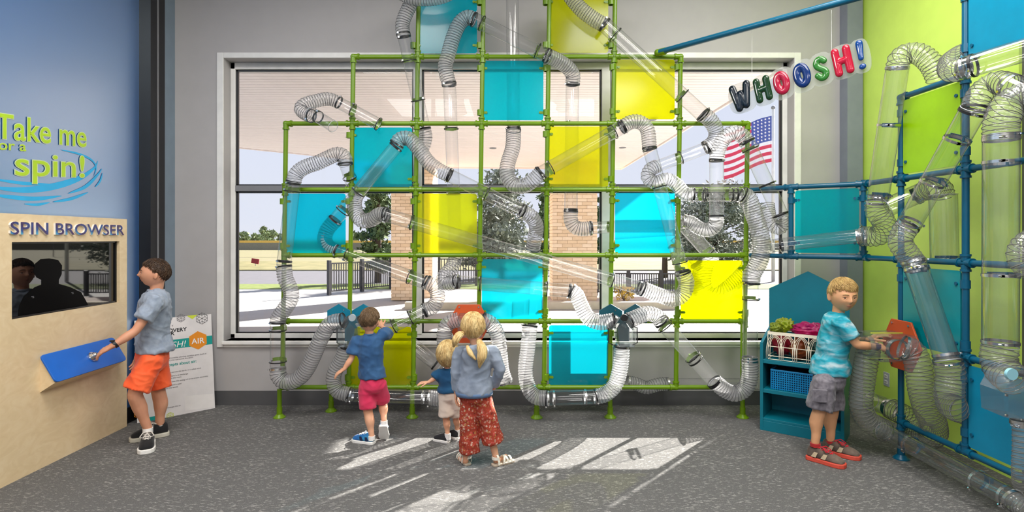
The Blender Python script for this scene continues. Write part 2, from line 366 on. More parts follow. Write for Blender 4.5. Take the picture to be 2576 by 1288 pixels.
# brick columns
M_brick = [mat('tan_brick_%d' % i, c, rough=.85, bump=.2, bscale=80) for i, c in enumerate([(240, 214, 182), (232, 204, 168), (245, 222, 192)])]
M_mortar = mat('mortar', (206, 180, 150), rough=.9)
def brick_column(px0, px1, Y, label, ztop=ZS):
    a, b = P(px0, 700, Y), P(px1, 700, Y); wd = b.x-a.x
    root = tag(empty('brick_column', ((a.x+b.x)/2, Y+wd/2, 0)), label, 'column', 'tan brick columns under the canopy')
    MB().box2((a.x+.012, Y+.012, 0), (b.x-.012, Y+wd-.012, ztop)).build('column_core', M_mortar, root)
    bl, bh, g = .235, .083, .011
    proto = {}
    def brick(x, z, ln, face):
        key = (round(ln, 3), random.randrange(3), face)
        if key not in proto:
            m = MB().box2((-ln/2, 0, 0), (ln/2, .05, bh-g)) if face == 0 else MB().box2((0, -ln/2, 0), (.05, ln/2, bh-g))
            proto[key] = m.build('brick', M_brick[key[1]], root, origin=(0, 0, 0)); o = proto[key]
        else:
            o = bpy.data.objects.new('brick', proto[key].data); COL.objects.link(o); o.parent = root
        pos = Vector((x, Y, z)) if face == 0 else Vector((x, Y+wd/2, z))
        o.location = pos-WORG[root.name]
    z = 0.0; row = 0; top = ztop
    while z+bh < top:
        if z < 3.3:
            x = a.x-(bl/2 if row % 2 else 0)
            while x < b.x-.02:
                l, r = max(x, a.x), min(x+bl-g, b.x)
                if r-l > .03: brick((l+r)/2, z, r-l, 0)
                x += bl
        z += bh; row += 1
    sd = MB(); z = 0; row = 0                                              # the side and rear courses, joined
    while z+bh < top:
        for sx in (a.x, b.x-.04):
            y = Y+.02-(bl/2 if row % 2 else 0)
            while y < Y+wd:
                l, r = max(y, Y+.055), min(y+bl-g, Y+wd)
                if r-l > .03: sd.box2((sx, l, z), (sx+.04, r, z+bh-g))
                y += bl
        z += bh; row += 1
    tag(sd.build('side_bricks', M_brick[0], root), kind='stuff')
    return root
brick_column(984, 1088, 14.0, 'tan brick column behind the left mullion and second lime post')
brick_column(1390, 1503, 13.4, 'tan brick column between the fourth and fifth lime posts')
# black fences
M_fence = mat('black_fence_paint', (38, 38, 44), rough=.5)
def fence(pa, Ya, pb, Yb, label, h, n, endpost=True):
    a = Vector(((pa-CX)*Ya/F, Ya, 0)); b = Vector(((pb-CX)*Yb/F, Yb, 0)); d = b-a; ang = math.atan2(d.y, d.x); R = Matrix.Rotation(ang, 3, 'Z')
    root = tag(empty('picket_fence', a), label, 'fence', 'black picket fences outside')
    for z in (.1, h-.03):
        m = MB().box((a+b)/2+Vector((0, 0, z)), (d.length, .035, .035), R); m.build('rail', M_fence, root)
    proto = None
    for i in range(n+1):
        p = a+d*i/n
        if i % 14 == 0:
            MB().box(p+Vector((0, 0, h/2+.03)), (.09, .09, h+.06), R).build('post', M_fence, root, bevel=.006); continue
        if proto is None:
            proto = MB().box(p+Vector((0, 0, h/2+.02)), (.022, .022, h-.12), R).build('picket', M_fence, root)
            off = WORG[proto.name]-p
        else: copy_piece(proto, 'picket', root, p+off)
    return root
fence(828, 15.3, 984, 17.2, 'black metal picket fence left of the left brick column', .88, 28)
fence(1104, 18.0, 1212, 18.4, 'black metal picket fence right of the left brick column', .9, 16)
fence(1500, 15.2, 1745, 15.0, 'black metal picket fence right of the right brick column', .62, 42)
# far ball field fence with yellow top
fr_ = tag(empty('field_fence', (-8, 45, 0)), 'long wire ball field fence with a yellow top rail', 'fence')
MB().box2((-30, 45, 1.15), (30, 45.12, 1.32)).build('top_rail', mat('yellow_cap', (232, 190, 92), rough=.6), fr_)
for i in range(16): MB().cyl((-30+i*4, 45.05, 0), (-30+i*4, 45.05, 1.2), .035, seg=6).build('post', M_alu, fr_)
MB().box2((-60, 70, 0), (90, 70.4, 1.2)).build('far_hedge', mat('far_hedge', (150, 146, 128), rough=.9), fr_).name = 'ground_bank'
# trees
M_bark = mat('bark', (84, 70, 60), rough=.9, bump=.4)
def leafmat(n, c1, c2): return mat(n, c1, rough=.8, vscale=2, col2=c2)
def tree(px, pyb, Y, h, w_, label, mats, seed, trunk=.25, conifer=True, clumps=42, lsz=.085, name='evergreen_tree', blobs=True, per=130):
    rnd = random.Random(seed); base = Vector(((px-CX)*Y/F, Y, 0))
    root = tag(empty(name, base), label, 'tree')
    tr = MB().sweep([base, base+Vector((.03*w_, 0, h*.5)), base+Vector((0, 0, h*.96))], [trunk*.5, trunk*.35, .02], 8)
    cr = MB(); 
    for i in range(clumps):
        t = rnd.random(); z = h*(.14+.84*t); rad = w_/2*((1.08-t)**.7 if conifer else math.sin(math.pi*min(1, .18+t*.8))**.6)
        a = rnd.random()*6.283; rr = rad*(.25+.75*rnd.random())
        c = base+Vector((math.cos(a)*rr, math.sin(a)*rr, z)); s = w_*.15*(.6+.7*rnd.random())
        tr.sweep([base+Vector((0, 0, max(.2, z-rr*.35))), c], [trunk*.12, .015], 5)
        for k in range(per):
            e = Vector((rnd.gauss(0, 1), rnd.gauss(0, 1), rnd.gauss(0, .6)))*s*.55; p = c+e
            u = Vector((rnd.gauss(0, 1), rnd.gauss(0, 1), rnd.gauss(0, 1))).normalized(); v = u.orthogonal().normalized(); q = lsz*(.5+rnd.random())
            cr.add([p-u*q, p+v*q*.45, p+u*q, p-v*q*.45], [(0, 1, 2, 3)])
    tr.build('trunk', M_bark, root, smooth=True)
    tag(cr.build('foliage', mats, root), kind='stuff'); return root
L1 = leafmat('conifer_needles', (58, 84, 44), (104, 122, 76)); L2 = leafmat('grey_green_leaves', (92, 104, 84), (150, 156, 140)); L3 = leafmat('far_leaves', (96, 120, 70), (150, 160, 120))
tree(950, 640, 19.6, 4.0, 1.5, 'dark evergreen left of the left brick column', L1, 1, clumps=60)
tree(1262, 640, 21, 4.1, 2.9, 'bushy grey green pine between the two brick columns', L2, 2, clumps=64)
tree(1372, 650, 24, 3.4, 1.3, 'slim evergreen just left of the right brick column', L1, 5, clumps=40)
tree(1512, 650, 26, 3.5, 1.0, 'narrow evergreen seen right of the right brick column', L1, 6, clumps=36)
tree(1800, 640, 21, 3.5, 3.2, 'large grey green tree near the flag', L2, 3, clumps=80, conifer=False)
for i, (px, w_, h_, lb) in enumerate([(612, 2.6, 3.6, 'small distant tree at far left of the horizon'), (644, 3.6, 3.2, 'low wide distant tree, second from the left on the horizon'), (662, 3.2, 5.0, 'tallest distant tree on the left horizon'),
                           (684, 3.2, 4.2, 'rounded distant tree right of the tallest one'), (706, 2.2, 3.4, 'distant tree beside the left lime post'), (890, 2.5, 3.8, 'distant tree left of the dark evergreen'), (1735, 6, 7.5, 'distant tree behind the large grey green tree')]):
    tree(px, 596, 74+6*i, h_*.62, w_*.62, lb, L3, 20+i, trunk=.3, conifer=False, clumps=22, lsz=.22, name='deciduous_tree', per=60)
tr = tag(MB().sweep([Vector(((1672-CX)*22/F, 22, 0)), Vector(((1672-CX)*22/F+.02, 22, 1.2))], [.12, .1], 8).build('tree_trunk', M_bark, smooth=True), 'bare brown tree trunk beyond the right fence', 'tree trunk')
bu = tag(empty('shrub', (P(1570, 755, 13.4).x, 13.4, .05)), 'small yellow shrub in the gravel bed', 'shrub'); q = MB(); st = MB()
for i in range(160):
    a = random.random()*6.28; r = .22*random.random()**.5; p = WORG[bu.name]+Vector((math.cos(a)*r, math.sin(a)*r, .04+.3*random.random()))
    u = Vector((random.gauss(0, 1), random.gauss(0, 1), 1)).normalized()*.05; v = u.orthogonal().normalized()*.02; q.add([p-u, p+v, p+u, p-v], [(0, 1, 2, 3)])
for i in range(10):
    a = i*.63; st.cyl(WORG[bu.name], WORG[bu.name]+Vector((math.cos(a)*.15, math.sin(a)*.15, .28)), .006, seg=4)
st.build('stem', M_bark, bu); tag(q.build('foliage', mat('yellow_leaves', (196, 164, 62), rough=.8), bu), kind='stuff')
sg = tag(empty('field_sign', P(642, 672, 30)), 'small tilted red sign on the dry grass', 'sign')
MB().box(P(642, 657, 30), (.4, .03, .26), Matrix.Rotation(.15, 3, 'Y')).build('sign_board', mat('red_sign', (150, 42, 58), rough=.6), sg)
MB().cyl((P(642, 672, 30).x, 30.03, .05), (P(642, 660, 30).x, 30.03, P(642, 655, 30).z), .015, seg=6).build('stake', M_alu, sg)
# flag
Yf = 20.0; fp = tag(empty('flagpole', (P(1945, 400, Yf).x, Yf, 0)), 'tall white flagpole at the right edge of the window', 'flagpole')
xp = WORG[fp.name].x; zt = P(1944, 275, Yf).z
MB().cyl((xp, Yf, 0), (xp, Yf, zt), .06, .045, seg=12).build('pole', M_white, fp, smooth=True)
MB().ball((xp, Yf, zt+.06), .07).build('finial', M_alu, fp, smooth=True)
def flag_mats():
    return [mat('flag_red', (214, 60, 92), rough=.8), mat('flag_white', (240, 238, 242), rough=.8), mat('flag_blue', (76, 92, 168), rough=.8)]
def flag():
    x1 = xp-.07; w_, h_ = 1.75, 1.62; nx, nz = 26, 26
    zA = P(1938, 292, Yf).z
    vs = []
    def pos(i, j):
        u, v = i/nx, j/nz
        return Vector((x1-u*w_*.98, Yf-.02+.06*math.sin(u*9+v*2)*u, zA-v*h_-u*(.62)+.05*math.sin(u*6)))
    vs = [pos(i, j) for i in range(nx+1) for j in range(nz+1)]; fs = []; mi = []
    for i in range(nx):
        for j in range(nz):
            a = i*(nz+1)+j; fs.append((a, a+1, a+nz+2, a+nz+1)); mi.append(2 if (j < 14 and i < 11) else (0 if (j//2) % 2 == 0 else 1))
    me = bpy.data.meshes.new('flag'); me.from_pydata([tuple(v-Vector((x1, Yf, zA))) for v in vs], [], fs)
    o = link('flag', me, flag_mats(), None, (x1, Yf, zA), True); me.polygons.foreach_set('material_index', mi)
    so = o.modifiers.new('thick', 'SOLIDIFY'); so.thickness = .012
    st = MB()
    for r_ in range(7):
        for c_ in range(5):
            p = pos(1.4+c_*2.0, 1.2+r_*1.9); 
            st.prism([p+Vector((math.sin(k*math.pi/5)*(.045 if k % 2 == 0 else .02), -.025, math.cos(k*math.pi/5)*(.045 if k % 2 == 0 else .02))) for k in range(10)], (0, -.004, 0))
    tag(st.build('stars', flag_mats()[1], o), kind='stuff')
    return o
tag(flag(), 'striped red and white flag with blue canton on the flagpole', 'flag')
# ------------------------------------------------------------------ lime pipe frame
YF = 4.9; RP = .0195
COLX = [715, 882, 1044, 1207, 1373, 1538, 1705, 1876]; ROWY = [-22, 143, 311, 477, 642, 808, 974]
def node(c, r, Y=YF): return P(COLX[c]-(ROWY[r]-642)*.014, ROWY[r], Y)
frame = tag(empty('pipe_frame', P(1290, 1048, YF)), 'large lime green pipe frame with cyan and yellow panels before the window', 'frame')
TOPROW = [2, 1, 0, 0, 0, 0, 1, 2]
def bottomrow(c): return 6
def pipe(a, b, parent, m, nm='pipe', r=RP): return MB().cyl(a, b, r, seg=14).build(nm, m, parent, smooth='auto')
def fitting(p, dirs, parent, m, r=.0258, ln=.046):
    f = MB()
    for d in dirs:
        d = Vector(d).normalized(); f.cyl(p-d*.012, p+d*ln, r*.94, seg=14); f.ring(p+d*ln, d, r*.7, .014, r*.42, 14)
    f.ball(p, r*1.02, 12, 6)
    return f.build('fitting', m, parent, smooth='auto')
def foot(p, parent, m, top):
    f = MB().cyl(p, p+Vector((0, 0, .006)), .052, seg=20).cyl(p+Vector((0, 0, .006)), p+Vector((0, 0, .03)), .048, .026, seg=20).cyl(p+Vector((0, 0, .03)), p+Vector((0, 0, .09)), .024, seg=14)
    f.cyl(p+Vector((0, 0, .09)), Vector((p.x, p.y, top)), RP, seg=14); return f.build('foot', m, parent, smooth='auto')
rail_spans = {1: (1, 6), 2: (0, 7), 3: (0, 7), 4: (0, 7), 5: (0, 7), 6: (0, 6)}
for c in range(8):
    for r in range(TOPROW[c], 6): pipe(node(c, r), node(c, r+1), frame, M_green, 'post')
for r, (a, b) in rail_spans.items():
    for c in range(a, b): pipe(node(c, r), node(c+1, r), frame, M_green, 'rail')
pipe(node(6, 6), P(1790, 974, YF), frame, M_green, 'rail')
for c in range(8):
    for r in range(max(1, TOPROW[c]), 7):
        ds = []
        if r > TOPROW[c]: ds.append((0, 0, 1))
        if r < 6: ds.append((0, 0, -1))
        if r in rail_spans:
            a, b = rail_spans[r]
            if a < c <= b: ds.append((-1, 0, 0))
            if a <= c < b: ds.append((1, 0, 0))
        if c == 7 and r == 6: continue
        fitting(node(c, r), ds, frame, M_green)
zr6 = node(0, 6).z
for px, py in ((703, 1050), (1037, 1050), (1350, 1051), (1535, 1050), (1868, 1050), (833, 1034)):
    p = flr(px, py); p.z = 0; foot(p, frame, M_green, zr6-.01 if px != 1868 else node(7, 5).z)
    if px in (833, 1350): MB().cyl((p.x, p.y, zr6-.01), (p.x, YF, zr6), RP, seg=12).build('pipe', M_green, frame, smooth='auto')
def rounded_rect(x0, x1, z0, z1, y, r=.02, n=4):
    pts = []
    for cx, cz, a0 in ((x1-r, z1-r, 0), (x0+r, z1-r, 90), (x0+r, z0+r, 180), (x1-r, z0+r, 270)):
        for k in range(n+1):
            a = math.radians(a0+90*k/n); pts.append(Vector((cx+r*math.cos(a), y, cz+r*math.sin(a))))
    return pts
def clip(p, sx, parent, m, axis=(1, 0, 0), nrm=(0, -1, 0)):
    a = Vector(axis)*sx; n = Vector(nrm); f = MB()
    f.cyl(p+n*.006-n*.03, p+n*.012, .011, seg=10); f.box(p-a*.022-n*.006, (.055 if abs(a.x) > .5 else .02, .055 if abs(a.y) > .5 else .02, .022)); f.ring(p-a*.052, (0, 0, 1), RP-.001, .05, .008, 14)
    return f.build('panel_clip', m, parent, smooth='auto')
PAN = [(2, 0, 'c', 1047, 1200, -14, 134), (4, 0, 'y', 1380, 1530, -14, 133), (3, 1, 'c', 1215, 1367, 153, 303), (5, 1, 'y', 1548, 1697, 150, 300), (1, 2, 'c', 886, 1037, 321, 470),
       (4, 2, 'y', 1380, 1530, 318, 470), (0, 3, 'c', 719, 870, 487, 638), (2, 3, 'y', 1047, 1200, 487, 638), (5, 3, 'c', 1547, 1698, 485, 637), (3, 4, 'c', 1212, 1365, 652, 803),
       (6, 4, 'y', 1712, 1868, 655, 805), (1, 5, 'y', 882, 1035, 822, 968), (4, 5, 'c', 1381, 1530, 818, 968)]
for c, r, k, x0, x1, ya, yb in PAN:
    a, b = P(x0, yb, YF), P(x1, ya, YF)
    pn = MB().prism(rounded_rect(a.x, b.x, a.z, b.z, YF-.003), (0, .006, 0)).build('panel', [M_cyan if k == 'c' else M_yel, M_sheet], frame)
    for q in pn.data.polygons: q.material_index = 0 if q.normal.y < -.9 else 1
    pn['label'] = 'cyan acrylic panel' if k == 'c' else 'yellow acrylic panel'
    dz = (b.z-a.z)*.13
    for x, sx in ((a.x+.028, 1), (b.x-.028, -1)):
        for z in (a.z+dz, b.z-dz): clip(Vector((x, YF, z)), sx, pn, M_green)
# ------------------------------------------------------------------ teal pipe frame
XF = 2.745
tframe = tag(empty('pipe_frame', (2.6, 4.0, 0)), 'teal pipe frame along the lime green wall at right', 'frame')
RZ = [H+1.562, H+.983, H+.414, H-.152, H-.724, H-1.293]
cA = node(7, 3); pA = Vector((cA.x+.03, YF, 0)); pB = Vector((2.30, 4.63, 0)); pC = Vector((2.72, 4.35, 0)); pD = Vector((XF, 3.97, 0)); pE = Vector((XF+.01, 3.42, 0)); pF = Vector((XF+.02, 2.82, 0))
def at(p, z): return Vector((p.x, p.y, z))
def tp(a, b, nm='rail'): return pipe(a, b, tframe, M_teal, nm)
tp(at(pB, RZ[2]), at(pB, RZ[3]), 'post'); tp(at(pC, RZ[2]+.03), at(pC, RZ[3]-.02), 'post'); tp(at(pD, RZ[1]), at(pD, .03), 'post'); tp(at(pE, 3.9), at(pE, RZ[5]), 'post'); tp(at(pF, 3.9), at(pF, RZ[5]), 'post')
for z in (RZ[2], RZ[3]):
    for a, b in ((pA, pB), (pB, pC), (pC, pD), (pD, pE), (pE, pF)): tp(at(a, z), at(b, z))
tp(at(pD, RZ[1]), at(pE, RZ[1])); tp(at(pE, RZ[4]), at(pF, RZ[4])); tp(at(pD, RZ[5]), at(pE, RZ[5])); tp(at(pE, RZ[5]), at(pF, RZ[5])); tp(at(pE, RZ[4]), at(pE-Vector((0, -.12, 0)), RZ[4]))
def dirs_(p, others, z): return [at(q, z)-at(p, z) for q in others]
for z in (RZ[2], RZ[3]):
    up = (0, 0, 1) if z == RZ[3] else (0, 0, -1)
    fitting(at(pB, z), dirs_(pB, (pA, pC), z)+[up], tframe, M_teal); fitting(at(pC, z), dirs_(pC, (pB, pD), z)+[up], tframe, M_teal)
    fitting(at(pD, z), dirs_(pD, (pC, pE), z)+[(0, 0, 1), (0, 0, -1)], tframe, M_teal); fitting(at(pE, z), dirs_(pE, (pD, pF), z)+[(0, 0, 1), (0, 0, -1)], tframe, M_teal)
fitting(at(pD, RZ[1]), dirs_(pD, (pE,), 0)+[(0, 0, -1)], tframe, M_teal); fitting(at(pE, RZ[1]), dirs_(pE, (pD,), 0)+[(0, 0, 1), (0, 0, -1)], tframe, M_teal)
fitting(at(pD, RZ[5]), dirs_(pD, (pE,), 0)+[(0, 0, 1), (0, 0, -1)], tframe, M_teal); fitting(at(pE, RZ[5]), dirs_(pE, (pD, pF), 0)+[(0, 0, 1)], tframe, M_teal); fitting(at(pE, RZ[4]), dirs_(pE, (pF, pD), 0)+[(0, 0, 1), (0, 0, -1)], tframe, M_teal)
foot(at(pD, 0), tframe, M_teal, .12)
def side_panel(p, q, z0, z1, m, lb, gap=.03):
    d = (q-p).normalized(); n = Vector((d.y, -d.x, 0)); n = n if n.dot(Vector((0, 0, 0))-p) > 0 else -n
    a, b = p+d*gap, q-d*gap; pts = []
    L_ = (b-a).length
    for v in rounded_rect(0, L_, z0, z1, 0): pts.append(Vector((a.x+d.x*v.x, a.y+d.y*v.x, v.z)))
    pn = MB().prism(pts, n*.008).build('panel', [m, M_sheet] if m is M_cyan else m, tframe); pn['label'] = lb
    if m is M_cyan:
        for q in pn.data.polygons: q.material_index = 0 if q.normal.dot(n) > .9 else 1
    for s, x in ((1, .028), (-1, L_-.028)):
        for z in (z0+.08, z1-.08):
            c = Vector((a.x+d.x*x, a.y+d.y*x, z)); f = MB().cyl(c+n*.008, c+n*.016, .011, seg=10)
            f.box(c-d*s*.03-n*.004, (.022, .022, .024)); f.ring(c-d*s*.056, (0, 0, 1), RP-.001, .05, .008, 14); f.build('panel_clip', M_teal, pn, smooth='auto')
M_limep = mat('lime_opaque_panel', (150, 200, 10), rough=.3); M_tealp = mat('teal_opaque_panel', (0, 142, 152), rough=.3); M_cyanp = mat('cyan_opaque_panel', (0, 132, 168), rough=.3)
side_panel(pB, pC, RZ[3]+.03, RZ[2]-.03, M_cyan, 'cyan acrylic panel', .03)
side_panel(pD, pE, RZ[2]+.03, RZ[1]-.03, M_limep, 'lime green panel')
side_panel(pD, pE, RZ[4]-.005, RZ[3]-.05, M_tealp, 'teal panel')
side_panel(pE, pF, RZ[1]+.08, RZ[0]-.03, M_cyanp, 'blue panel')
side_panel(pE, pF, RZ[5]+.04, RZ[4]-.04, M_cyanp, 'blue panel')
# overhead teal rail
a, b = P(1652, 133, 4.87), Vector((2.62, 3.5, 3.165))
oh = tag(MB().cyl(a, b, .024, seg=16).build('overhead_pipe', M_teal, smooth='auto'), 'long teal pipe rising overhead from lime frame to teal frame', 'pipe')
f = MB().ring(P(1666, 130, 4.84), b-a, .022, .06, .008, 16); f.ball(a+(a-b).normalized()*-.01, .03); f.build('end_coupling', M_green, oh, smooth='auto')
# ------------------------------------------------------------------ clear tubes and flexible hoses
def spline(pts, step):
    pts = [Vector(p) for p in pts]; P0 = [pts[0]*2-pts[1]]+pts+[pts[-1]*2-pts[-2]]; dense = []
    for i in range(1, len(P0)-2):
        a, b, c, d = P0[i-1:i+3]
        for k in range(24):
            t = k/24; dense.append(.5*((2*b)+(c-a)*t+(2*a-5*b+4*c-d)*t*t+(3*b-a-3*c+d)*t**3))
    dense.append(pts[-1]); L = [0]
    for i in range(1, len(dense)): L.append(L[-1]+(dense[i]-dense[i-1]).length)
    n = max(4, int(round(L[-1]/step))); out = []; j = 0
    for k in range(n+1):
        s = L[-1]*k/n
        while j < len(L)-2 and L[j+1] < s: j += 1
        t = (s-L[j])/max(1e-9, L[j+1]-L[j]); out.append(dense[j].lerp(dense[j+1], min(1, max(0, t))))
    for _ in range(2): out = [out[0]]+[(out[i-1]+out[i]*2+out[i+1])/4 for i in range(1, len(out)-1)]+[out[-1]]
    return out, L[-1]
def clamp(c, d, r, kind, parent, ang=None):
    d = d.normalized()
    if kind == 'b': o = MB().ring(c, d, r+.0012, .014, .003, 24).build('hose_clamp', M_black, parent, smooth='auto')
    elif kind in 'gt':
        back = Vector((0, 1, 0)) if kind == 'g' else Vector((.85, .5, 0)); back = back-d*back.dot(d)
        if back.length < .15: back = frame_of(d)[0]
        back.normalize(); v = d.cross(back); m = MB(); arc = []
        for k in range(11):
            e = back*math.cos((k-5)*.21)+v*math.sin((k-5)*.21); arc.append([c+e*(r+.0015)-d*.015, c+e*(r+.006)-d*.015, c+e*(r+.006)+d*.015, c+e*(r+.0015)+d*.015])
        m.loft(arc); m.box(c+back*(r+.014), (.03, .028, .03))
        o = m.build('saddle_clip', M_green if kind == 'g' else M_teal, parent, smooth='auto')
        if kind == 'g': MB().ring(c+d*.011, d, r+.0065, .008, .0022, 28).build('clip_band', M_black, o, smooth='auto')
    else: o = MB().ring(c, d, r+.0012, .016, .0025, 24).build('hose_clamp', M_steel, parent, smooth='auto')
    u, v = frame_of(d); w_ = u*math.cos(ang or .6)+v*math.sin(ang or .6)
    if w_.y > .2: w_ = -w_
    sc = MB().box(c+w_*(r+.008), (.012, .014, .012)); sc.cyl(c+w_*(r+.008)-d.cross(w_)*.018, c+w_*(r+.008)+d.cross(w_)*.018, .004, seg=8)
    sc.build('clamp_screw', M_chrome, o); return o
ALLT = []
def tube(label, q0, q1, Y=4.815, Y1=None, r=.0565, clamps='', gid='clear rigid tubes on the lime frame', rpx=None):
    """clamps: string of 'kind@t' items"""
    Y1 = Y if Y1 is None else Y1; a, b = P(*q0, Y), P(*q1, Y1)
    if rpx: r = rpx*(Y+Y1)/2/F
    n = 6; pts = [a.lerp(b, i/n) for i in range(n+1)]
    m = MB().sweep(pts, r, 28, caps=False)
    o = m.build('clear_tube', M_tube2 if 'teal' in gid else M_tube, origin=(a+b)/2, smooth=True)
    d = b-a; 
    for e in (a, b): MB().torus(e, d, r, .0022, 28, 6).build('tube_rim', M_rim, o, smooth=True)
    for it in clamps.split():
        k, t = it.split('@'); clamp(a+d*float(t), d, r, k, o, ang=random.choice((.6, .9, 2.2)))
    tag(o, label, 'tube', gid); ALLT.append(o); return o
def hose(label, pts, Y=4.815, Y1=None, r=.058, pitch=.0215, ends='bb', gid='clear flexible hoses on the lime frame', rpx=None, wire=.0019, film=None):
    Y1 = Y if Y1 is None else Y1
    if pts and len(pts[0]) == 3: W = [P(*p) for p in pts]
    else:
        Ls = [0]
        for i in range(1, len(pts)): Ls.append(Ls[-1]+math.dist(pts[i], pts[i-1]))
        W = [P(p[0], p[1], Y+(Y1-Y)*Ls[i]/Ls[-1]) for i, p in enumerate(pts)]
    if rpx: r = rpx*sum(w.y for w in W)/len(W)/F
    path, L = spline(W, pitch/4); n = len(path)
    rad = [r*(1+.035*math.cos(i*math.pi/2)) if 2 < i < n-3 else r*.99 for i in range(n)]
    root = MB().sweep(path, rad, 22, caps=False).build('flexible_hose', film or M_film, origin=sum(W, Vector())/len(W), smooth=True)
    fr = transport(path); hp = []; per = 16; turns = L/pitch
    N_ = int(turns*per)
    for k in range(N_+1):
        s = k/N_*(n-1); i = min(int(s), n-2); t = s-i; c = path[i].lerp(path[i+1], t); u, v, _ = fr[i]; a = 2*math.pi*k/per
        hp.append(c+(u*math.cos(a)+v*math.sin(a))*r*1.035)
    MB().sweep(hp, wire, 4, caps=False).build('wire_coil', M_wire2 if film else M_wire, root, smooth=True)
    for e, (c, d) in zip(ends, ((path[1], path[2]-path[0]), (path[-2], path[-1]-path[-3]))):
        if e != '-': clamp(c, d, r*.99, e, root, ang=random.choice((.6, 1.2)))
    tag(root, label, 'hose', gid); return root
M_rim = mat('tube_rim', (176, 180, 184), rough=.25, spec=.8)
B = 5.0    # behind the frame
# --- left floating curl and upper left
tube('clear tube sloping left of the upper left cyan panel corner', (850, 257), (952, 312), 4.82, clamps='b@.02 g@.34 g@.97', rpx=15)
hose('short hose curl hanging in front of the top left window pane', [(848, 256), (825, 249), (795, 254), (768, 262), (757, 275), (770, 287), (784, 292)], 4.82, 4.62, rpx=16, ends='-b')
tube('short open clear tube pointing down beside the top left curl', (782, 283), (838, 318), 4.62, 4.52, clamps='b@.33', rpx=15)
hose('dark hose dropping left of the topmost cyan panel', [(1052, -24), (1036, 5), (1018, 42), (1012, 66), (1015, 88)], 4.80, rpx=17)
hose('white hose crossing the top edge of the photo above cyan panel', [(1004, -16), (1040, -2), (1080, 0), (1120, -8), (1150, -26)], 4.68, rpx=14, ends='--')
tube('clear tube running down beside the third lime post at top', (1016, 90), (1067, 322), 4.80, 4.99, clamps='b@.01 g@.25 g@.68', rpx=16)
hose('short hose behind the arched hose beside the left cyan panel', [(1067, 322), (1071, 345), (1064, 370), (1046, 388)], 4.99, 5.02, rpx=16, ends='b-')
# --- left loops
hose('arched hose rising right from the left lime post', [(738, 460), (745, 438), (766, 421), (800, 409), (830, 395), (850, 388), (866, 395), (869, 414)], 4.82, rpx=18)
tube('short clear tube falling behind second lime post below arched hose', (869, 414), (893, 488), 4.83, 4.98, clamps='g@.4', rpx=15)
tube('long clear tube leaning along the outer left lime post', (738, 460), (714, 668), 4.80, clamps='b@.01 g@.09 b@.95', rpx=17.5)
hose('S shaped hose hanging on the outer left lime post', [(714, 668), (718, 700), (731, 730), (731, 753), (714, 780), (700, 800), (698, 814)], 4.80, 4.78, rpx=18.5, ends='bb')
tube('upright clear tube at the lower left lime post', (699, 812), (699, 926), 4.79, clamps='g@.14 g@.83', rpx=18.5)
hose('deep U hose from the lower left lime post up to left diverter', [(699, 926), (701, 946), (717, 960), (742, 957), (768, 934), (790, 892), (810, 846), (832, 814), (864, 806)], 4.79, 4.72, rpx=19, ends='sb')
# --- cyan chain, left
hose('hose arching over the left cyan panel toward the middle', [(997, 364), (1007, 350), (1028, 349), (1052, 373), (1076, 406), (1104, 428), (1131, 441)], 4.81, rpx=18)
tube('long clear tube slanting down over both left cyan panels', (1000, 364), (842, 555), 4.81, 4.86, clamps='b@.03 g@.61 g@.86 b@.99', rpx=17)
hose('hose looping behind the far left cyan panel', [(843, 555), (824, 577), (817, 603), (827, 622), (848, 632)], 4.97, 4.95, rpx=18)
tube('clear tube sloping down from far left cyan panel before the fence', (846, 629), (1072, 711), 4.93, 4.80, clamps='b@.02 g@.12 g@.81 b@.99', rpx=17)
hose('half loop hose curving back left above the yellow green panel', [(1072, 709), (1093, 722), (1101, 748), (1090, 771), (1067, 781)], 4.80, rpx=18)
tube('clear tube sloping down to the boy in the navy shirt', (1069, 780), (962, 834), 4.80, 4.74, clamps='b@.01 g@.32 g@.72', rpx=17)
hose('S shaped hose right of the second lime post mid height', [(902, 483), (892, 505), (894, 532), (910, 554), (936, 552), (954, 540), (972, 540)], 4.98, 4.80, rpx=18)
tube('longest clear tube slanting from left hose across yellow panel to right', (968, 540), (1618, 727), 4.80, clamps='b@.005 g@.1 g@.875 b@.985', rpx=17)
tube('clear tube slanting from arched hose past the centre left post', (1130, 441), (1314, 532), 4.81, clamps='b@.01 g@.5 b@.98', rpx=17)
hose('hose bending down left of the fifth lime post', [(1312, 531), (1336, 545), (1349, 567), (1347, 592), (1341, 628)], 4.81, 4.96, rpx=18)
tube('upright clear tube behind the lower cyan panel', (1341, 628), (1333, 818), 5.0, clamps='b@.97', rpx=16)
hose('tall white hose falling beside fifth post to the floor pipe', [(1333, 818), (1328, 875), (1322, 930), (1329, 975), (1348, 998), (1377, 1002)], 4.86, 4.74, rpx=19)
# --- upper middle
hose('hose over the topmost cyan panel bending down to the window top', [(1194, 50), (1177, 44), (1157, 58), (1141, 92), (1127, 140), (1120, 170), (1130, 213)], 4.80, 4.82, rpx=18)
tube('clear tube slanting from the topmost cyan panel to the right', (1193, 49), (1377, 140), 4.80, clamps='b@-.01 g@.09 g@.85 b@.98', rpx=17.5)
hose('short hose bending down right of the upper cyan panel', [(1376, 140), (1402, 152), (1426, 168), (1441, 188), (1440, 213)], 4.80, 4.94, rpx=18)
tube('upright clear tube behind the middle yellow panel', (1440, 212), (1436, 530), 4.99, clamps='b@.0 g@.3 g@.83 b@.99', rpx=16.5)
hose('hose elbow in front of the right brick column', [(1436, 530), (1436, 554), (1446, 571), (1464, 576), (1488, 574)], 4.97, rpx=17.5)
tube('clear tube crossing level behind the right cyan panel', (1486, 574), (1724, 559), 4.97, clamps='b@.01 g@.2 s@.99', rpx=15)
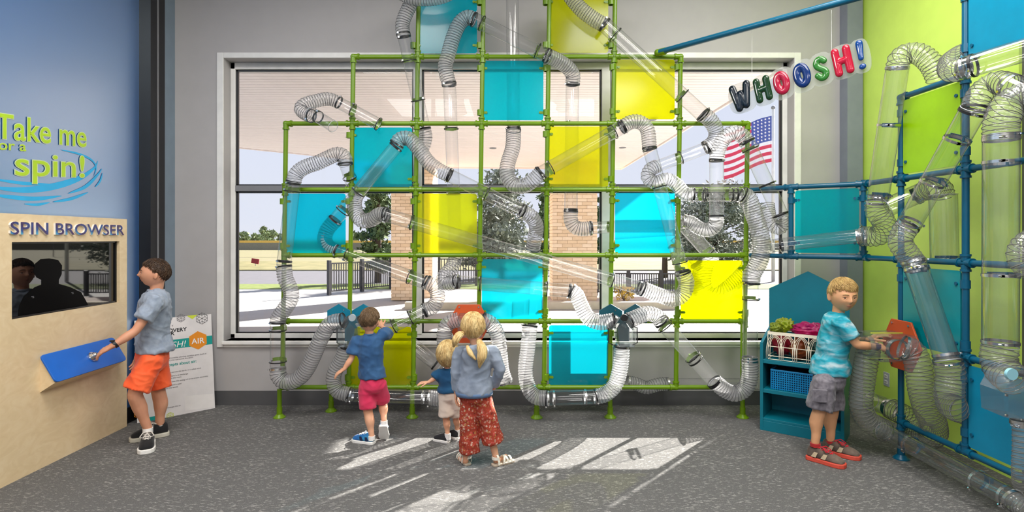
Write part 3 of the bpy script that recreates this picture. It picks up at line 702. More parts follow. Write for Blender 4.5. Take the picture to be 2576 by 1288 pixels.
tube('upright clear tube behind frame from hose down past the left yellow panel', (1131, 213), (1147, 646), 4.99, clamps='b@.0 g@.25 g@.63', rpx=16)
hose('small hose hook under the left yellow panel', [(1147, 646), (1137, 672), (1118, 693), (1116, 708), (1128, 713), (1150, 709)], 4.99, 4.82, rpx=17.5, ends='-b')
tube('clear tube level across the lower cyan panel', (1149, 709), (1437, 732), 4.80, clamps='b@.01 g@.195 g@.775 b@.99', rpx=17)
hose('hose sagging from the cyan panel tube to the right diverter', [(1436, 731), (1450, 741), (1462, 768), (1480, 799), (1508, 811), (1546, 806)], 4.80, 4.73, rpx=19)
tube('clear tube hanging from above behind the centre top cell', (1289, -20), (1292, 326), 4.99, clamps='g@.98', rpx=16)
hose('big U hose hanging left of the middle yellow panel', [(1292, 326), (1290, 370), (1278, 410), (1276, 440), (1292, 465), (1318, 468), (1343, 452), (1362, 433)], 4.96, 4.80, rpx=18.5)
tube('clear tube slanting up over the middle yellow panel', (1358, 437), (1566, 319), 4.80, clamps='b@.01 g@.12 g@.88 b@.99', rpx=17.5)
hose('arched hose over the rail between two yellow panels', [(1566, 319), (1588, 307), (1611, 308), (1629, 328), (1634, 374)], 4.80, 4.78, rpx=17.5)
tube('long clear tube falling steeply over the right cyan panel', (1634, 373), (1717, 686), 4.78, clamps='b@.01 g@.3 g@.91 b@.99', rpx=17)
hose('big hose hook at the left edge of the lower yellow panel', [(1718, 686), (1727, 712), (1718, 740), (1696, 752), (1662, 744), (1616, 726)], 4.78, 4.80, rpx=19)
# --- upper right
hose('hose slanting down over the topmost yellow panel', [(1519, 62), (1494, 48), (1464, 25), (1440, -2), (1424, -28)], 4.80, rpx=18)
tube('long clear tube slanting over upper right yellow panel', (1518, 60), (1770, 290), 4.80, clamps='b@.01 g@.11 g@.78 b@.99', rpx=18.5)
hose('half loop hose turning back left beside the flag', [(1769, 288), (1788, 304), (1802, 332), (1796, 357), (1776, 373)], 4.80, 4.85, rpx=18.5)
tube('clear tube sloping up to the hose beside the flag', (1652, 419), (1779, 371), 4.88, 4.84, clamps='g@.45 b@.98', rpx=15)
hose('twisted hose knot left of the seventh lime post', [(1655, 417), (1636, 427), (1630, 446), (1648, 459), (1678, 452), (1703, 466), (1722, 487), (1746, 490)], 4.88, 4.80, rpx=17, ends='-b')
tube('short clear tube lying level on the middle right rail', (1741, 490), (1866, 490), 4.80, clamps='g@.2 b@.27 g@.75 b@.88', rpx=16.5)
hose('thick long hose bulging down the far right lime post', [(1866, 490), (1882, 500), (1897, 540), (1911, 585), (1917, 625), (1908, 660), (1892, 690), (1889, 714)], 4.79, rpx=21)
tube('upright clear tube at the far right lime post', (1889, 712), (1886, 906), 4.79, clamps='b@.01 g@.2 s@.97', rpx=18)
hose('U hose near the floor at the far right lime post', [(1886, 906), (1886, 945), (1875, 976), (1850, 990), (1823, 981), (1797, 960)], 4.79, rpx=19.5, ends='sb')
tube('clear tube slanting from the right diverter to floor hose', (1798, 961), (1664, 809), 4.79, clamps='b@.01 g@.4 b@.36 g@.91 b@.99', rpx=19)
hose('arched hose leaving the right diverter to the right', [(1664, 809), (1650, 794), (1628, 789), (1606, 796), (1582, 807)], 4.79, 4.73, rpx=19, ends='bb')
hose('arched hose right of the flag beside corner elbow', [(1803, 404), (1807, 378), (1820, 350), (1843, 334), (1867, 341), (1880, 360)], 4.82, 4.79, rpx=18)
tube('upright clear tube in the upper right cell', (1803, 403), (1803, 546), 4.83, clamps='b@.01 b@.98', rpx=17.5)
hose('hose bowl sagging under the upright tube at right', [(1803, 546), (1799, 567), (1779, 579), (1757, 573), (1738, 560), (1720, 557)], 4.85, 4.93, rpx=17.5, ends='-s')
tube('long clear tube slanting down outside the far right post', (1878, 354), (1966, 546), 4.79, 4.74, clamps='b@.01 g@.1 b@.58 b@.97', rpx=18.5)
hose('hose curl ending beside the cyan teal frame panel', [(1966, 546), (1971, 562), (1958, 574), (1942, 565), (1934, 545), (1930, 515)], 4.74, 4.90, rpx=17, ends='--')
tube('short clear tube slanting down behind the lower right rail', (1724, 570), (1790, 645), 4.99, clamps='g@.85', rpx=17)
hose('hose bend behind the lower right yellow panel', [(1790, 645), (1782, 680), (1787, 712), (1812, 722), (1845, 702), (1878, 672), (1905, 640), (1917, 600)], 5.02, 5.0, rpx=19, ends='--')
# --- near the floor
tube('clear tube along the floor behind the boy in red shorts', (880, 993), (1080, 1000), 4.75, clamps='s@.02 s@.14 s@.92', rpx=17)
hose('hose from the left diverter down to the floor tube', [(870, 872), (860, 904), (843, 934), (839, 960), (850, 984), (880, 993)], 4.73, 4.75, rpx=18)
hose('hose climbing behind the toddler to the orange launcher', [(1078, 1000), (1112, 1003), (1138, 990), (1146, 950), (1126, 900), (1117, 850), (1126, 815), (1156, 803)], 4.75, 4.74, rpx=18.5, ends='s-')
tube('clear tube slanting low behind the lime frame under the window', (1028, 860), (1106, 922), 5.03, clamps='b@.88', rpx=17)
hose('hose curving right of the orange launcher behind the girl', [(1212, 803), (1236, 815), (1252, 845), (1258, 890), (1262, 930), (1272, 962)], 4.74, 4.80, rpx=18.5, ends='bs')
tube('clear tube along the floor under the lower cyan panel', (1376, 1002), (1500, 998), 4.74, clamps='s@.02 s@.14 s@.78 s@.98', rpx=18.5)
hose('white hose rising from floor tube to the right diverter', [(1498, 998), (1524, 991), (1546, 970), (1558, 935), (1563, 900), (1564, 870)], 4.74, 4.73, rpx=19)
hose('grey hose lying low along the wall behind the frame', [(1578, 961), (1600, 966), (1626, 975), (1655, 968), (1682, 966)], 5.12, rpx=16, ends='ss')
tube('clear tube lying low along the wall behind the frame', (1680, 966), (1910, 966), 5.12, rpx=14)
# ------------------------------------------------------------------ tubes and hoses on the teal frame
GT = 'clear rigid tubes on the teal frame'; GH = 'clear flexible hoses on the teal frame'
M_film2 = clear('hose_film_clear', face=(.98, .98, .97), edge=(.68, .68, .68), power=2.4, gl0=.06, gl1=.45, rough=.08, haze=.13)
M_tube2 = clear('clear_acrylic_heavy', face=(.94, .945, .95), edge=(.42, .45, .47), power=2.8, gl0=.075, gl1=.85, haze=.03)
M_wire2 = mat('hose_wire_light', (104, 104, 98), rough=.35, spec=.6)
K = dict(gid=GH, film=M_film2, wire=.0021, pitch=.026)
tube('leaning clear tube left of the lime square panel', (2258, 168), (2207, 508), 3.86, 4.05, rpx=25, clamps='s@.01 t@.42 s@.42 t@.95 s@.96', gid=GT)
hose('hose arching high over the lime wall', [(2258, 170, 3.86), (2262, 148, 3.86), (2285, 134, 3.85), (2315, 137, 3.8), (2344, 163, 3.75), (2362, 200, 3.72)], rpx=25, ends='--', **K)
hose('short hose curl behind the upper right teal post', [(2445, 128, 3.5), (2416, 140, 3.5), (2393, 158, 3.45), (2394, 178, 3.36), (2428, 172, 3.28)], rpx=26, ends='ss', **K)
tube('large clear tube running level out of frame at upper right', (2424, 172), (2610, 116), 3.28, 3.0, rpx=29, clamps='s@.02 b@.14', gid=GT)
hose('grey hose arching over to the slanting tube at right', [(2450, 276, 3.2), (2458, 250, 3.2), (2478, 224, 3.2), (2508, 208, 3.15), (2544, 216, 3.05)], rpx=28, ends='bs', **K)
tube('large clear tube leaving the frame below the upper level tube', (2540, 214), (2620, 252), 3.06, 2.92, rpx=29, clamps='s@.03', gid=GT)
tube('big clear tube slanting across the lime square panel', (2450, 275), (2285, 567), 3.2, 3.62, rpx=28, clamps='b@.02 t@.24 s@.24 t@.6 s@.6 s@.97', gid=GT)
hose('S hose below the slanting tube at the teal post', [(2285, 567, 3.62), (2270, 588, 3.62), (2264, 610, 3.62), (2278, 632, 3.62), (2300, 662, 3.62)], rpx=26, ends='bs', **K)
tube('big clear tube falling over the teal square panel', (2298, 655), (2383, 906), 3.62, 3.42, rpx=27, clamps='s@.02 t@.09 s@.09 s@.95', gid=GT)
hose('hose bending under the teal square panel tube', [(2383, 906, 3.42), (2391, 945, 3.42), (2388, 990, 3.42), (2396, 1022, 3.44), (2428, 1036, 3.5)], rpx=31, ends='ss', **K)
tube('widest upright clear tube right of the teal post', (2518, 345), (2516, 872), 3.02, rpx=37, clamps='s@.01 t@.12 s@.12 t@.66 s@.66 s@.98', gid=GT)
hose('hose rising from the widest upright tube at top right', [(2518, 345, 3.02), (2519, 305, 3.02), (2534, 272, 3.02), (2560, 250, 3.0), (2605, 244, 2.95)], rpx=37, ends='s-', **K)
hose('wide dark hose under the widest upright tube', [(2516, 872, 3.02), (2512, 903, 3.02), (2524, 934, 2.98), (2552, 958, 2.9)], rpx=38, ends='--', **K)
tube('long clear tube lying along the foot of the teal frame', (2222, 1084), (2552, 1258), 4.02, 3.02, rpx=23, clamps='s@.02 s@.255 t@.26 s@.78 t@.77 s@.96', gid=GT)
hose('tall hose falling from the orange launcher beside bookcase', [(2186, 872, 3.94), (2178, 915, 3.94), (2170, 965, 3.96), (2166, 1020, 3.98), (2183, 1058, 4.0), (2224, 1085, 4.02)], rpx=26, ends='-s', **K)
hose('thick hose falling from orange launcher to the floor pipe', [(2270, 872, 3.72), (2296, 884, 3.70), (2310, 922, 3.68), (2318, 980, 3.68), (2332, 1030, 3.7), (2348, 1066, 3.74), (2346, 1096, 3.82), (2318, 1092, 3.95), (2284, 1052, 4.1), (2240, 1027, 4.25)], rpx=28, ends='ss', **K)
tube('clear tube lying by the lime wall under the outlet', (2192, 1008), (2244, 1029), 4.45, 4.25, rpx=21, clamps='s@.85', gid=GT)
tube('clear tube crossing level behind the slanting tube', (2232, 522), (2326, 480), 4.03, 3.95, rpx=24, clamps='t@.8', gid=GT)
hose('S hose hooked over the teal corner post', [(2206, 506, 4.05), (2206, 532, 4.07), (2222, 556, 4.08), (2224, 580, 4.12), (2204, 594, 4.18), (2166, 594, 4.26)], rpx=25, ends='ss', **K)
tube('clear tube crossing level before the corner cyan panel', (1945, 618), (2167, 593), 4.62, 4.26, rpx=17, clamps='b@.1 s@.985 s@.96', gid=GT)
tube('clear upright tube standing behind the teal frame by lime wall', (2372, 490), (2376, 655), 3.72, rpx=30, clamps='t@.97 s@.99', gid=GT)
hose('small hose bend behind the slanting tube by lime wall', [(2326, 480, 3.95), (2346, 473, 3.85), (2364, 474, 3.75), (2372, 494, 3.72)], rpx=25, ends='s-', **K)
hose('hose end bulging in at the right edge of the photo', [(2602, 596, 2.9), (2572, 616, 2.9), (2562, 648, 2.9), (2590, 690, 2.88)], rpx=24, ends='--', **K)
hose('narrow ribbed hose falling at lower right edge of photo', [(2566, 1066, 2.75), (2567, 1120, 2.75), (2565, 1180, 2.76), (2568, 1225, 2.8)], rpx=16, ends='s-', **K)
hose('short hose joining floor tube at lower right corner', [(2545, 1256, 3.02), (2575, 1278, 2.95), (2610, 1300, 2.85)], rpx=26, ends='s-', **K)
# ------------------------------------------------------------------ diverters, launchers, valve box
def pent(cx, y_top, y_sh, y_bot, hw, Y):
    return [P(cx, y_top, Y), P(cx+hw, y_sh, Y), P(cx+hw, y_bot, Y), P(cx-hw, y_bot, Y), P(cx-hw, y_sh, Y)]
def diverter(cx, label, mt, knobm):
    Yb, Yf = 4.87, 4.66; root = tag(empty('diverter', P(cx, 872, 4.8)), label, 'diverter', 'tube diverters on the lime frame')
    for s in (-1, 1):
        x = cx+s*31; MB().prism([P(x, 764, Yb), P(x+29, 781, Yb), P(x+29, 812, Yb), P(x-29, 812, Yb), P(x-29, 781, Yb)], (0, -.012, 0)).build('house_panel', mt, root, bevel=.002)
        q = P(x-s*0+12, 780, Yb-.012); MB().cyl(q, q+Vector((0, -.004, 0)), .005, seg=8).build('bolt', M_chrome, root)
    MB().prism([P(cx, 800, Yb), P(cx+16, 826, Yb), P(cx+16, 858, Yb), P(cx-16, 858, Yb), P(cx-16, 826, Yb)], (0, -.01, 0)).build('back_plate', mt, root)
    body = [(cx, 790), (cx+24, 818), (cx+18, 862), (cx-18, 862), (cx-24, 818)]
    MB().prism([P(a, b, Yb-.02) for a, b in body], (0, -(Yb-.02-Yf), 0)).build('clear_body', M_box, root)
    c = P(cx, 868, 4.74); MB().ring(c, (0, 0, 1), .056, .03, .006, 24).build('collar', M_box, root); MB().ring(c-Vector((0, 0, .02)), (0, 0, 1), .058, .012, .004, 24).build('hose_clamp', M_black, root)
    for s in (-1, 1):
        a, b = P(cx+s*10, 797, 4.66), P(cx+s*30, 830, 4.66); d = (b-a); m = MB(); n = Vector((d.z, 0, -d.x)).normalized()*.012*s
        m.prism([a, b, b+n, a+n], (0, .16, 0)); m.build('flange_plate', M_box, root)
        MB().ring((a+b)/2+Vector((0, .08, 0)), d.cross(Vector((0, 1, 0))), .05, .022, .006, 24).build('port_ring', M_black, root)
        h = MB(); hx = cx+s*36
        pts = [P(cx+s*24, 822, 4.7), P(hx, 824, 4.7), P(hx, 862, 4.7), P(cx+s*24, 868, 4.7)]
        h.sweep(pts, .005, 6); h.build('guard_wire', M_black, root)
    k = P(cx+3, 799, Yf); MB().cyl(k, k+Vector((0, -.02, 0)), .03, .028, seg=24).build('knob', knobm, root, smooth='auto')
diverter(884, 'teal house backed diverter beside the boy in the navy shirt', M_tealpaint, mat('frosted_knob', (168, 180, 186), rough=.3))
diverter(1567, 'dark teal house backed diverter with black knob right of the cyan panel', mat('dark_teal_paint', (0, 74, 88), rough=.4), M_black)
def hexpts(c, u, v, R): return [c+u*R*math.cos(math.radians(60*k))+v*R*math.sin(math.radians(60*k)) for k in range(6)]
l1 = tag(empty('launcher', P(1180, 860, 4.84)), 'orange hexagon launcher behind the girl in the jacket', 'launcher')
c = P(1180, 814, 4.86); MB().prism(hexpts(c, Vector((1, 0, 0)), Vector((0, 0, 1)), .19), (0, -.014, 0)).build('hexagon_panel', M_orange, l1, bevel=.003)
for q in hexpts(c, Vector((1, 0, 0)), Vector((0, 0, 1)), .165): MB().cyl(q+Vector((0, -.014, 0)), q+Vector((0, -.019, 0)), .007, seg=10).build('bolt', M_chrome, l1)
MB().box(P(1184, 818, 4.72)+Vector((0, 0, 0)), (.2, .2, .18)).build('clear_chamber', M_box, l1, bevel=.006)
MB().ring(P(1184, 818, 4.60), (0, 1, 0), .055, .03, .008, 24).build('hand_port', M_box, l1)
l2 = tag(empty('launcher', (2.70, 3.88, .5)), 'orange hexagon launcher on teal post at the boy hands', 'launcher')
c = Vector((2.695, 3.885, P(2286, 868, 3.885).z)); u, v = Vector((0, -1, 0)), Vector((0, 0, 1))
MB().prism(hexpts(c, u, v, .195), (-.014, 0, 0)).build('hexagon_panel', M_orange, l2, bevel=.003)
for q in hexpts(c, u, v, .165): MB().cyl(q-Vector((.014, 0, 0)), q-Vector((.02, 0, 0)), .008, seg=10).build('bolt', M_chrome, l2)
cb = Vector((2.57, 3.86, c.z+.0)); MB().box(cb, (.24, .26, .17)).build('clear_chamber', M_box, l2, bevel=.006)
MB().box(cb+Vector((.0, 0, .087)), (.22, .006, .006)).box(cb+Vector((0, 0, -.087)), (.22, .006, .006)).build('yellow_strip', mat('yellow_strip', (200, 206, 70), rough=.4), l2)
MB().ring(cb-Vector((.13, 0, 0)), (1, 0, 0), .062, .03, .008, 28).build('hand_port', M_box, l2)
MB().ring(cb+Vector((-.02, -.14, 0)), (0, 1, 0), .064, .03, .006, 28).build('port_ring', M_steel, l2)
for s in (-1, 1):
    for s2 in (-1, 1): q = cb+Vector((-.10, s*.11, s2*.07)); MB().cyl(q-Vector((.024, 0, 0)), q+Vector((0, 0, 0)), .004, seg=6).build('bolt', M_dark, l2)
vb = tag(empty('valve_box', P(2556, 1066, 2.8)), 'clear valve box with round disc at the right edge', 'valve box')
poly = [(2548, 942), (2590, 936), (2600, 950), (2600, 1062), (2528, 1050), (2524, 988)]
MB().prism([P(a, b, 2.72) for a, b in poly], (.02, .16, 0)).build('clear_body', M_box, vb)
for a, b in ((2530, 994), (2530, 1044), (2570, 1056)):
    q = P(a, b, 2.715); MB().cyl(q, q+Vector((0, -.008, 0)), .006, seg=8).build('bolt', M_chrome, vb)
q = P(2540, 940, 2.68); MB().cyl(q, q+Vector((0, -.016, 0)), .027, seg=28).build('disc_knob', mat('pale_blue_disc', (150, 206, 220), rough=.25), vb, smooth='auto')
MB().cyl(q, P(2572, 944, 2.72), .008, seg=8).build('spindle', M_steel, vb)
MB().ring(P(2564, 1062, 2.76), (0, 0, 1), .034, .02, .004, 20).build('hose_clamp', M_steel, vb)
def remesh(mb, voxel, smooth_it=4, fac=.5):
    me = bpy.data.meshes.new('t'); me.from_pydata([tuple(v) for v in mb.v], [], mb.f); me.update()
    import bmesh
    bm = bmesh.new(); bm.from_mesh(me); bmesh.ops.recalc_face_normals(bm, faces=bm.faces); bm.to_mesh(me); bm.free()
    o = bpy.data.objects.new('t', me); COL.objects.link(o)
    r = o.modifiers.new('r', 'REMESH'); r.mode = 'VOXEL'; r.voxel_size = voxel
    if smooth_it: s = o.modifiers.new('s', 'SMOOTH'); s.iterations = smooth_it; s.factor = fac
    bpy.context.view_layer.update(); dg = bpy.context.evaluated_depsgraph_get(); m2 = bpy.data.meshes.new_from_object(o.evaluated_get(dg))
    V = np.array([tuple(v.co) for v in m2.vertices]); Fc = [tuple(p.vertices) for p in m2.polygons]
    bpy.data.objects.remove(o); bpy.data.meshes.remove(me); bpy.data.meshes.remove(m2); return V, Fc
def limb(mb, pts, rad, seg=14, flat=1.0, side=None):
    """tapered limb with rounded ends through the points; optional flattening across 'side'"""
    pts = [Vector(p) for p in pts]; P2, R2 = [], []
    for i in range(len(pts)-1):
        for k in range(6):
            t = k/6; P2.append(pts[i].lerp(pts[i+1], t)); s = t*t*(3-2*t); R2.append(rad[i]*(1-s)+rad[i+1]*s)
    P2.append(pts[-1]); R2.append(rad[-1])
    for _ in range(2): P2 = [P2[0]]+[(P2[i-1]+P2[i]*2+P2[i+1])/4 for i in range(1, len(P2)-1)]+[P2[-1]]
    d0 = (P2[0]-P2[1]).normalized(); d1 = (P2[-1]-P2[-2]).normalized()
    pre = [(P2[0]+d0*R2[0]*math.sin(a), R2[0]*math.cos(a)) for a in (1.35, .9, .45)]; post = [(P2[-1]+d1*R2[-1]*math.sin(a), R2[-1]*math.cos(a)) for a in (.45, .9, 1.35)]
    pp = [p for p, _ in pre]+P2+[p for p, _ in post]; rr = [r for _, r in pre]+R2+[r for _, r in post]
    mb.sweep(pp, rr, seg); return mb
# ------------------------------------------------------------------ lettering helper
FONTC = {}
def text_geo(body, size=1.0, extrude=0.0, offset=0.0, bevel=0.0, shear=0.0, spacing=1.0, res=4):
    cu = bpy.data.curves.new('txt', 'FONT'); cu.body = body; cu.size = size; cu.extrude = extrude; cu.offset = offset; cu.bevel_depth = bevel; cu.bevel_resolution = 2
    cu.shear = shear; cu.space_character = spacing; cu.resolution_u = res; cu.fill_mode = 'BOTH' if (extrude or bevel) else 'FRONT'
    o = bpy.data.objects.new('txt', cu); COL.objects.link(o); bpy.context.view_layer.update()
    dg = bpy.context.evaluated_depsgraph_get(); me = bpy.data.meshes.new_from_object(o.evaluated_get(dg))
    v = np.array([tuple(x.co) for x in me.vertices]) if len(me.vertices) else np.zeros((0, 3)); f = [tuple(p.vertices) for p in me.polygons]
    bpy.data.objects.remove(o); bpy.data.curves.remove(cu); bpy.data.meshes.remove(me); return v, f
def place_text(name, body, m, parent, o, u, v, n, width=None, height=None, align='l', **kw):
    """letters of cap height 1*size laid on the plane (o; u right, v up, n outward); stretched to width when given"""
    V, Fc = text_geo(body, **kw)
    if not len(V): return None
    x0, x1 = V[:, 0].min(), V[:, 0].max(); y0 = 0.0
    sx = 1.0; sy = 1.0
    if height: sy = height/.73; sx = sy
    if width: sx = width/(x1-x0)
    ax = {'l': x0, 'r': x1, 'c': (x0+x1)/2}[align]
    b = MB(); b.add([Vector(o)+u*((p[0]-ax)*sx)+v*((p[1]-y0)*sy)+n*p[2] for p in V], Fc)
    return b.build(name, m, parent)
def letters(body, size=1.0, **kw):
    """per-letter geometry with its own place in the line"""
    out = []
    for i, ch in enumerate(body):
        if ch == ' ': continue
        V, Fc = text_geo(ch, size, **kw); W1, _ = text_geo(body[:i+1], size); w0, w1 = W1[:, 0].max(), V[:, 0].max()
        g, _ = text_geo(ch, size); out.append((ch, V+np.array([w0-g[:, 0].max(), 0, 0]), Fc))
    return out
# ------------------------------------------------------------------ plywood kiosk
XK = -3.15; U, VZ, NK = Vector((0, 1, 0)), Vector((0, 0, 1)), Vector((1, 0, 0))
kio = tag(empty('kiosk', (XK, 4.0, 0)), 'birch plywood kiosk with dark screen and blue console', 'kiosk')
ys0, ys1, zs0, zs1 = 3.577, 4.565, 1.03, 1.522; y0k, y1k, ztop = 2.6, 4.652, 1.703
pk = MB()
for a, b in (((y0k, 0), (ys0, ztop)), ((ys1, 0), (y1k, ztop)), ((ys0, 0), (ys1, zs0)), ((ys0, zs1), (ys1, ztop))): pk.box2((XL+.002, a[0], a[1]), (XK, b[0], b[1]))
pk.build('plywood_panel', M_wood, kio)
def gloss_black():
    m = mat('screen_glass', (6, 7, 9), rough=.02, spec=1.0, var=0); return m
scr = MB().box2((XL+.004, ys0, zs0), (XL+.016, ys1, zs1)).build('screen', gloss_black(), kio)
bz = MB()
for a, b in (((ys0, zs0), (ys0+.012, zs1)), ((ys1-.012, zs0), (ys1, zs1)), ((ys0, zs0), (ys1, zs0+.012)), ((ys0, zs1-.012), (ys1, zs1))): bz.box2((XL+.016, a[0], a[1]), (XL+.026, b[0], b[1]))
bz.build('screen_bezel', M_dark, kio)
def letter_mat():
    m, nt, out = newmat('iridescent_letter'); N, L = nt.nodes, nt.links; b = N.new('ShaderNodeBsdfPrincipled'); L.new(b.outputs[0], out.inputs[0]); b.inputs['Roughness'].default_value = .3
    tc = N.new('ShaderNodeTexCoord'); n = N.new('ShaderNodeTexNoise'); n.inputs['Scale'].default_value = 9; n.inputs['Detail'].default_value = 2; L.new(tc.outputs['Object'], n.inputs[0])
    r = N.new('ShaderNodeValToRGB'); L.new(n.outputs[0], r.inputs[0]); e = r.color_ramp.elements; e[0].position = .42; e[0].color = srgb(66, 46, 98); e[1].position = .68; e[1].color = srgb(96, 190, 220); x = e.new(.55); x.color = srgb(40, 78, 150)
    L.new(r.outputs[0], b.inputs['Base Color']); return m
M_let = letter_mat(); LT = letters('SPIN BROWSER', extrude=.0, offset=.012)
xa = min(V[:, 0].min() for _, V, _ in LT); xb = max(V[:, 0].max() for _, V, _ in LT); ya_, yb_ = 3.552, 4.60; sx = (yb_-ya_)/(xb-xa); sy = .082/.72
for ch, V, Fc in LT:
    g0, gF = V, Fc; bk = MB()
    for off, h, mm, nm in ((.0, .014, M_let, 'letter'),):
        n = len(V); pts = [Vector((XK, ya_+(p[0]-xa)*sx, 1.572+p[1]*sy)) for p in V]
        # front face and side walls from the boundary edges
        cnt = {}
        for f in Fc:
            for i in range(len(f)): a, b = f[i], f[(i+1) % len(f)]; cnt[(a, b)] = cnt.get((a, b), 0)+1
        bd = [e for e in cnt if (e[1], e[0]) not in cnt]
        fr = MB().add([p+NK*h for p in pts], [tuple(f) for f in Fc]); lo = fr.build('letter', M_let, kio)
        bw = MB().add(pts+[p+NK*(h-.001) for p in pts], [(a, b, b+n, a+n) for a, b in bd]); bw.build('letter_edge', M_white, lo)
# dark head and shoulders silhouette, a flat shape laid on the screen
sil = [(45, 800), (48, 770), (60, 745), (88, 722), (104, 716), (104, 704), (92, 698), (84, 684), (88, 664), (102, 652), (124, 650), (146, 654), (156, 668), (155, 690), (148, 704), (148, 714), (176, 722), (204, 735), (216, 756), (224, 772)]
sp2 = [onX(x, y, XL+.0165) for x, y in sil]; m_ = MB().prism(sp2, (.0006, 0, 0)); m_.build('screen_figure', mat('screen_black', (3, 3, 4), rough=.6, spec=.1, var=0), scr)
for x, y in ((82, 746), (182, 736)): c_ = onX(x, y, XL+.0172); MB().box(c_, (.0004, .02, .006)).box(c_-Vector((0, -.006, .008)), (.0004, .012, .005)).build('screen_mark', mat('screen_grey', (96, 98, 104), rough=.6), scr)
# console
yc0, yc1 = 3.78, 4.48; zt_, zb_ = .757, .512; xo = .108; zo = .577
MB().prism([Vector((XK, yc0+.01, zt_-.01)), Vector((XK+xo-.008, yc0+.01, zo)), Vector((XK, yc0+.01, zb_))], (0, yc1-yc0-.02, 0)).build('console_box', M_wood, kio)
d1 = Vector((xo, 0, zo-zt_)); ln = d1.length; d1.normalize(); nn = Vector((-d1.z, 0, d1.x)); 
if nn.x < 0: nn = -nn
pts = [Vector((XK, yc0, zt_))+d1*v.z+Vector((0, v.x, 0)) for v in rounded_rect(0, yc1-yc0, 0, ln, 0, r=.028)]
M_cons = mat('blue_console', (26, 102, 200), rough=.4, spec=.5)
ct = MB().prism(pts, nn*.012).build('console_top', M_cons, kio, bevel=.002)
kc = onX(225, 897, XK+.05); sp_ = Vector((XK, kc.y, zt_))+d1*(ln*.52)+nn*.012
MB().cyl(sp_, sp_+nn*.012, .036, seg=28).cyl(sp_+nn*.012, sp_+nn*.03, .03, .024, seg=28).ball(sp_+nn*.03, .02).build('spin_knob', M_chrome, kio, smooth='auto')
# ------------------------------------------------------------------ lettering on the blue wall
M_dl = mat('lime_vinyl', (176, 212, 40), rough=.45); M_dlo = mat('pale_vinyl', (206, 222, 170), rough=.45); M_dc = mat('cyan_vinyl', (40, 170, 226), rough=.45)
wl_ = tag(empty('wall_lettering', (XL+.001, 3.9, 2.1)), 'lime green wall lettering with cyan swooshes above the kiosk', 'lettering')
def wall_words(body, y0, z0, y1, z1, cap, off=.004):
    a, b = Vector((XL+.003, y0, z0)), Vector((XL+.003, y1, z1)); u = (b-a).normalized()
    x0, x1 = (lambda V: (V[:, 0].min(), V[:, 0].max()))(text_geo(body)[0]); s = (b-a).length/(x1-x0); sv = cap/.73; par = []
    for o_, mm, dx in ((off+.022, M_dlo, .0015), (off, M_dl, .003)):
        for q, (ch, V2, F2) in enumerate(letters(body, offset=o_)):
            t = MB().add([a+NK*dx+u*((p_[0]-x0)*s)+Vector((0, 0, 1))*(p_[1]*sv) for p_ in V2], F2)
            if mm is M_dlo: par.append(t.build('letter', mm, wl_))
            else: t.build('letter_face', mm, par[q])
wall_words('Take me', 3.515, 2.172, 4.265, 2.235, .165)
wall_words('for a', 3.50, 2.098, 3.735, 2.122, .066, .0)
wall_words('spin!', 3.655, 1.955, 4.245, 2.005, .165)
SWN = [0]
def swoosh(pxs, width, nm='swoosh'):
    SWN[0] += 1; c = [onX(x, y, XL+.0012+.0003*SWN[0]) for x, y in pxs]; c, _ = spline(c, .02); n = len(c); vs = []
    for i, p in enumerate(c):
        t = (c[min(n-1, i+1)]-c[max(0, i-1)]).normalized(); q = Vector((0, -t.z, t.y)); w_ = width*math.sin(math.pi*min(1, (i+.3)/(n-.4)))**.7+.0015
        vs += [p+q*w_/2, p-q*w_/2]
    MB().add(vs, [(2*i, 2*i+1, 2*i+3, 2*i+2) for i in range(n-1)]).build(nm, M_dc, wl_)
swoosh([(-30, 470), (60, 478), (140, 468), (205, 446), (240, 420), (246, 405)], .045)
swoosh([(-20, 450), (20, 456), (70, 462), (130, 464)], .02)
swoosh([(-30, 488), (30, 496), (90, 500), (155, 493)], .028)
swoosh([(62, 513), (95, 515), (125, 509)], .016); swoosh([(134, 508), (180, 500), (222, 484)], .02); swoosh([(172, 487), (215, 470), (246, 440), (256, 425)], .024); swoosh([(154, 377), (195, 386), (228, 400), (243, 420), (236, 445)], .014); swoosh([(240, 470), (253, 455), (258, 435)], .014)
# ------------------------------------------------------------------ leaning poster board
bl, br, tr_ = Vector((-3.11, 4.72, .002)), Vector((-2.68, 5.14, .002)), Vector((-2.755, 5.215, .846)); tl = bl+(tr_-br)
pu = (br-bl).normalized(); pv = (tr_-br).normalized(); pn_ = pu.cross(pv); 
if pn_.y > 0: pn_ = -pn_
po = tag(MB().prism([bl, br, tr_, tl], -pn_*.012).build('poster_board', mat('poster_white', (226, 222, 222), rough=.45)), 'white printed poster board about air leaning behind the boy', 'poster')
def onP(px, py):
    d = P(px, py, 1.0)-Vector((0, 0, H)); t = (bl-Vector((0, 0, H))).dot(pn_)/d.dot(pn_); return Vector((0, 0, H))+d*t
M_ink = mat('black_ink', (30, 30, 34), rough=.6); M_grey = mat('grey_ink', (104, 100, 104), rough=.6); M_tin = mat('teal_ink', (0, 150, 142), rough=.5); M_or = mat('orange_ink', (230, 142, 26), rough=.5); M_pw = mat('white_ink', (240, 240, 240), rough=.5); M_li = mat('lime_ink', (206, 220, 60), rough=.5)
def ptext(body, px, py, cap, m, lift=.002, off=0.0, shear=0, align='r', width=None):
    place_text('print', body, m, po, onP(px, py)+pn_*lift, pu, pv, pn_, height=cap, align=align, offset=off, shear=shear, width=width)
def pquad(pts, m, lift): MB().add([p+pn_*lift for p in pts], [tuple(range(len(pts)))]).build('print', m, po)
def puv(u, v): return bl+pu*u+pv*v
wq = (br-bl).length; hq = (tr_-br).length
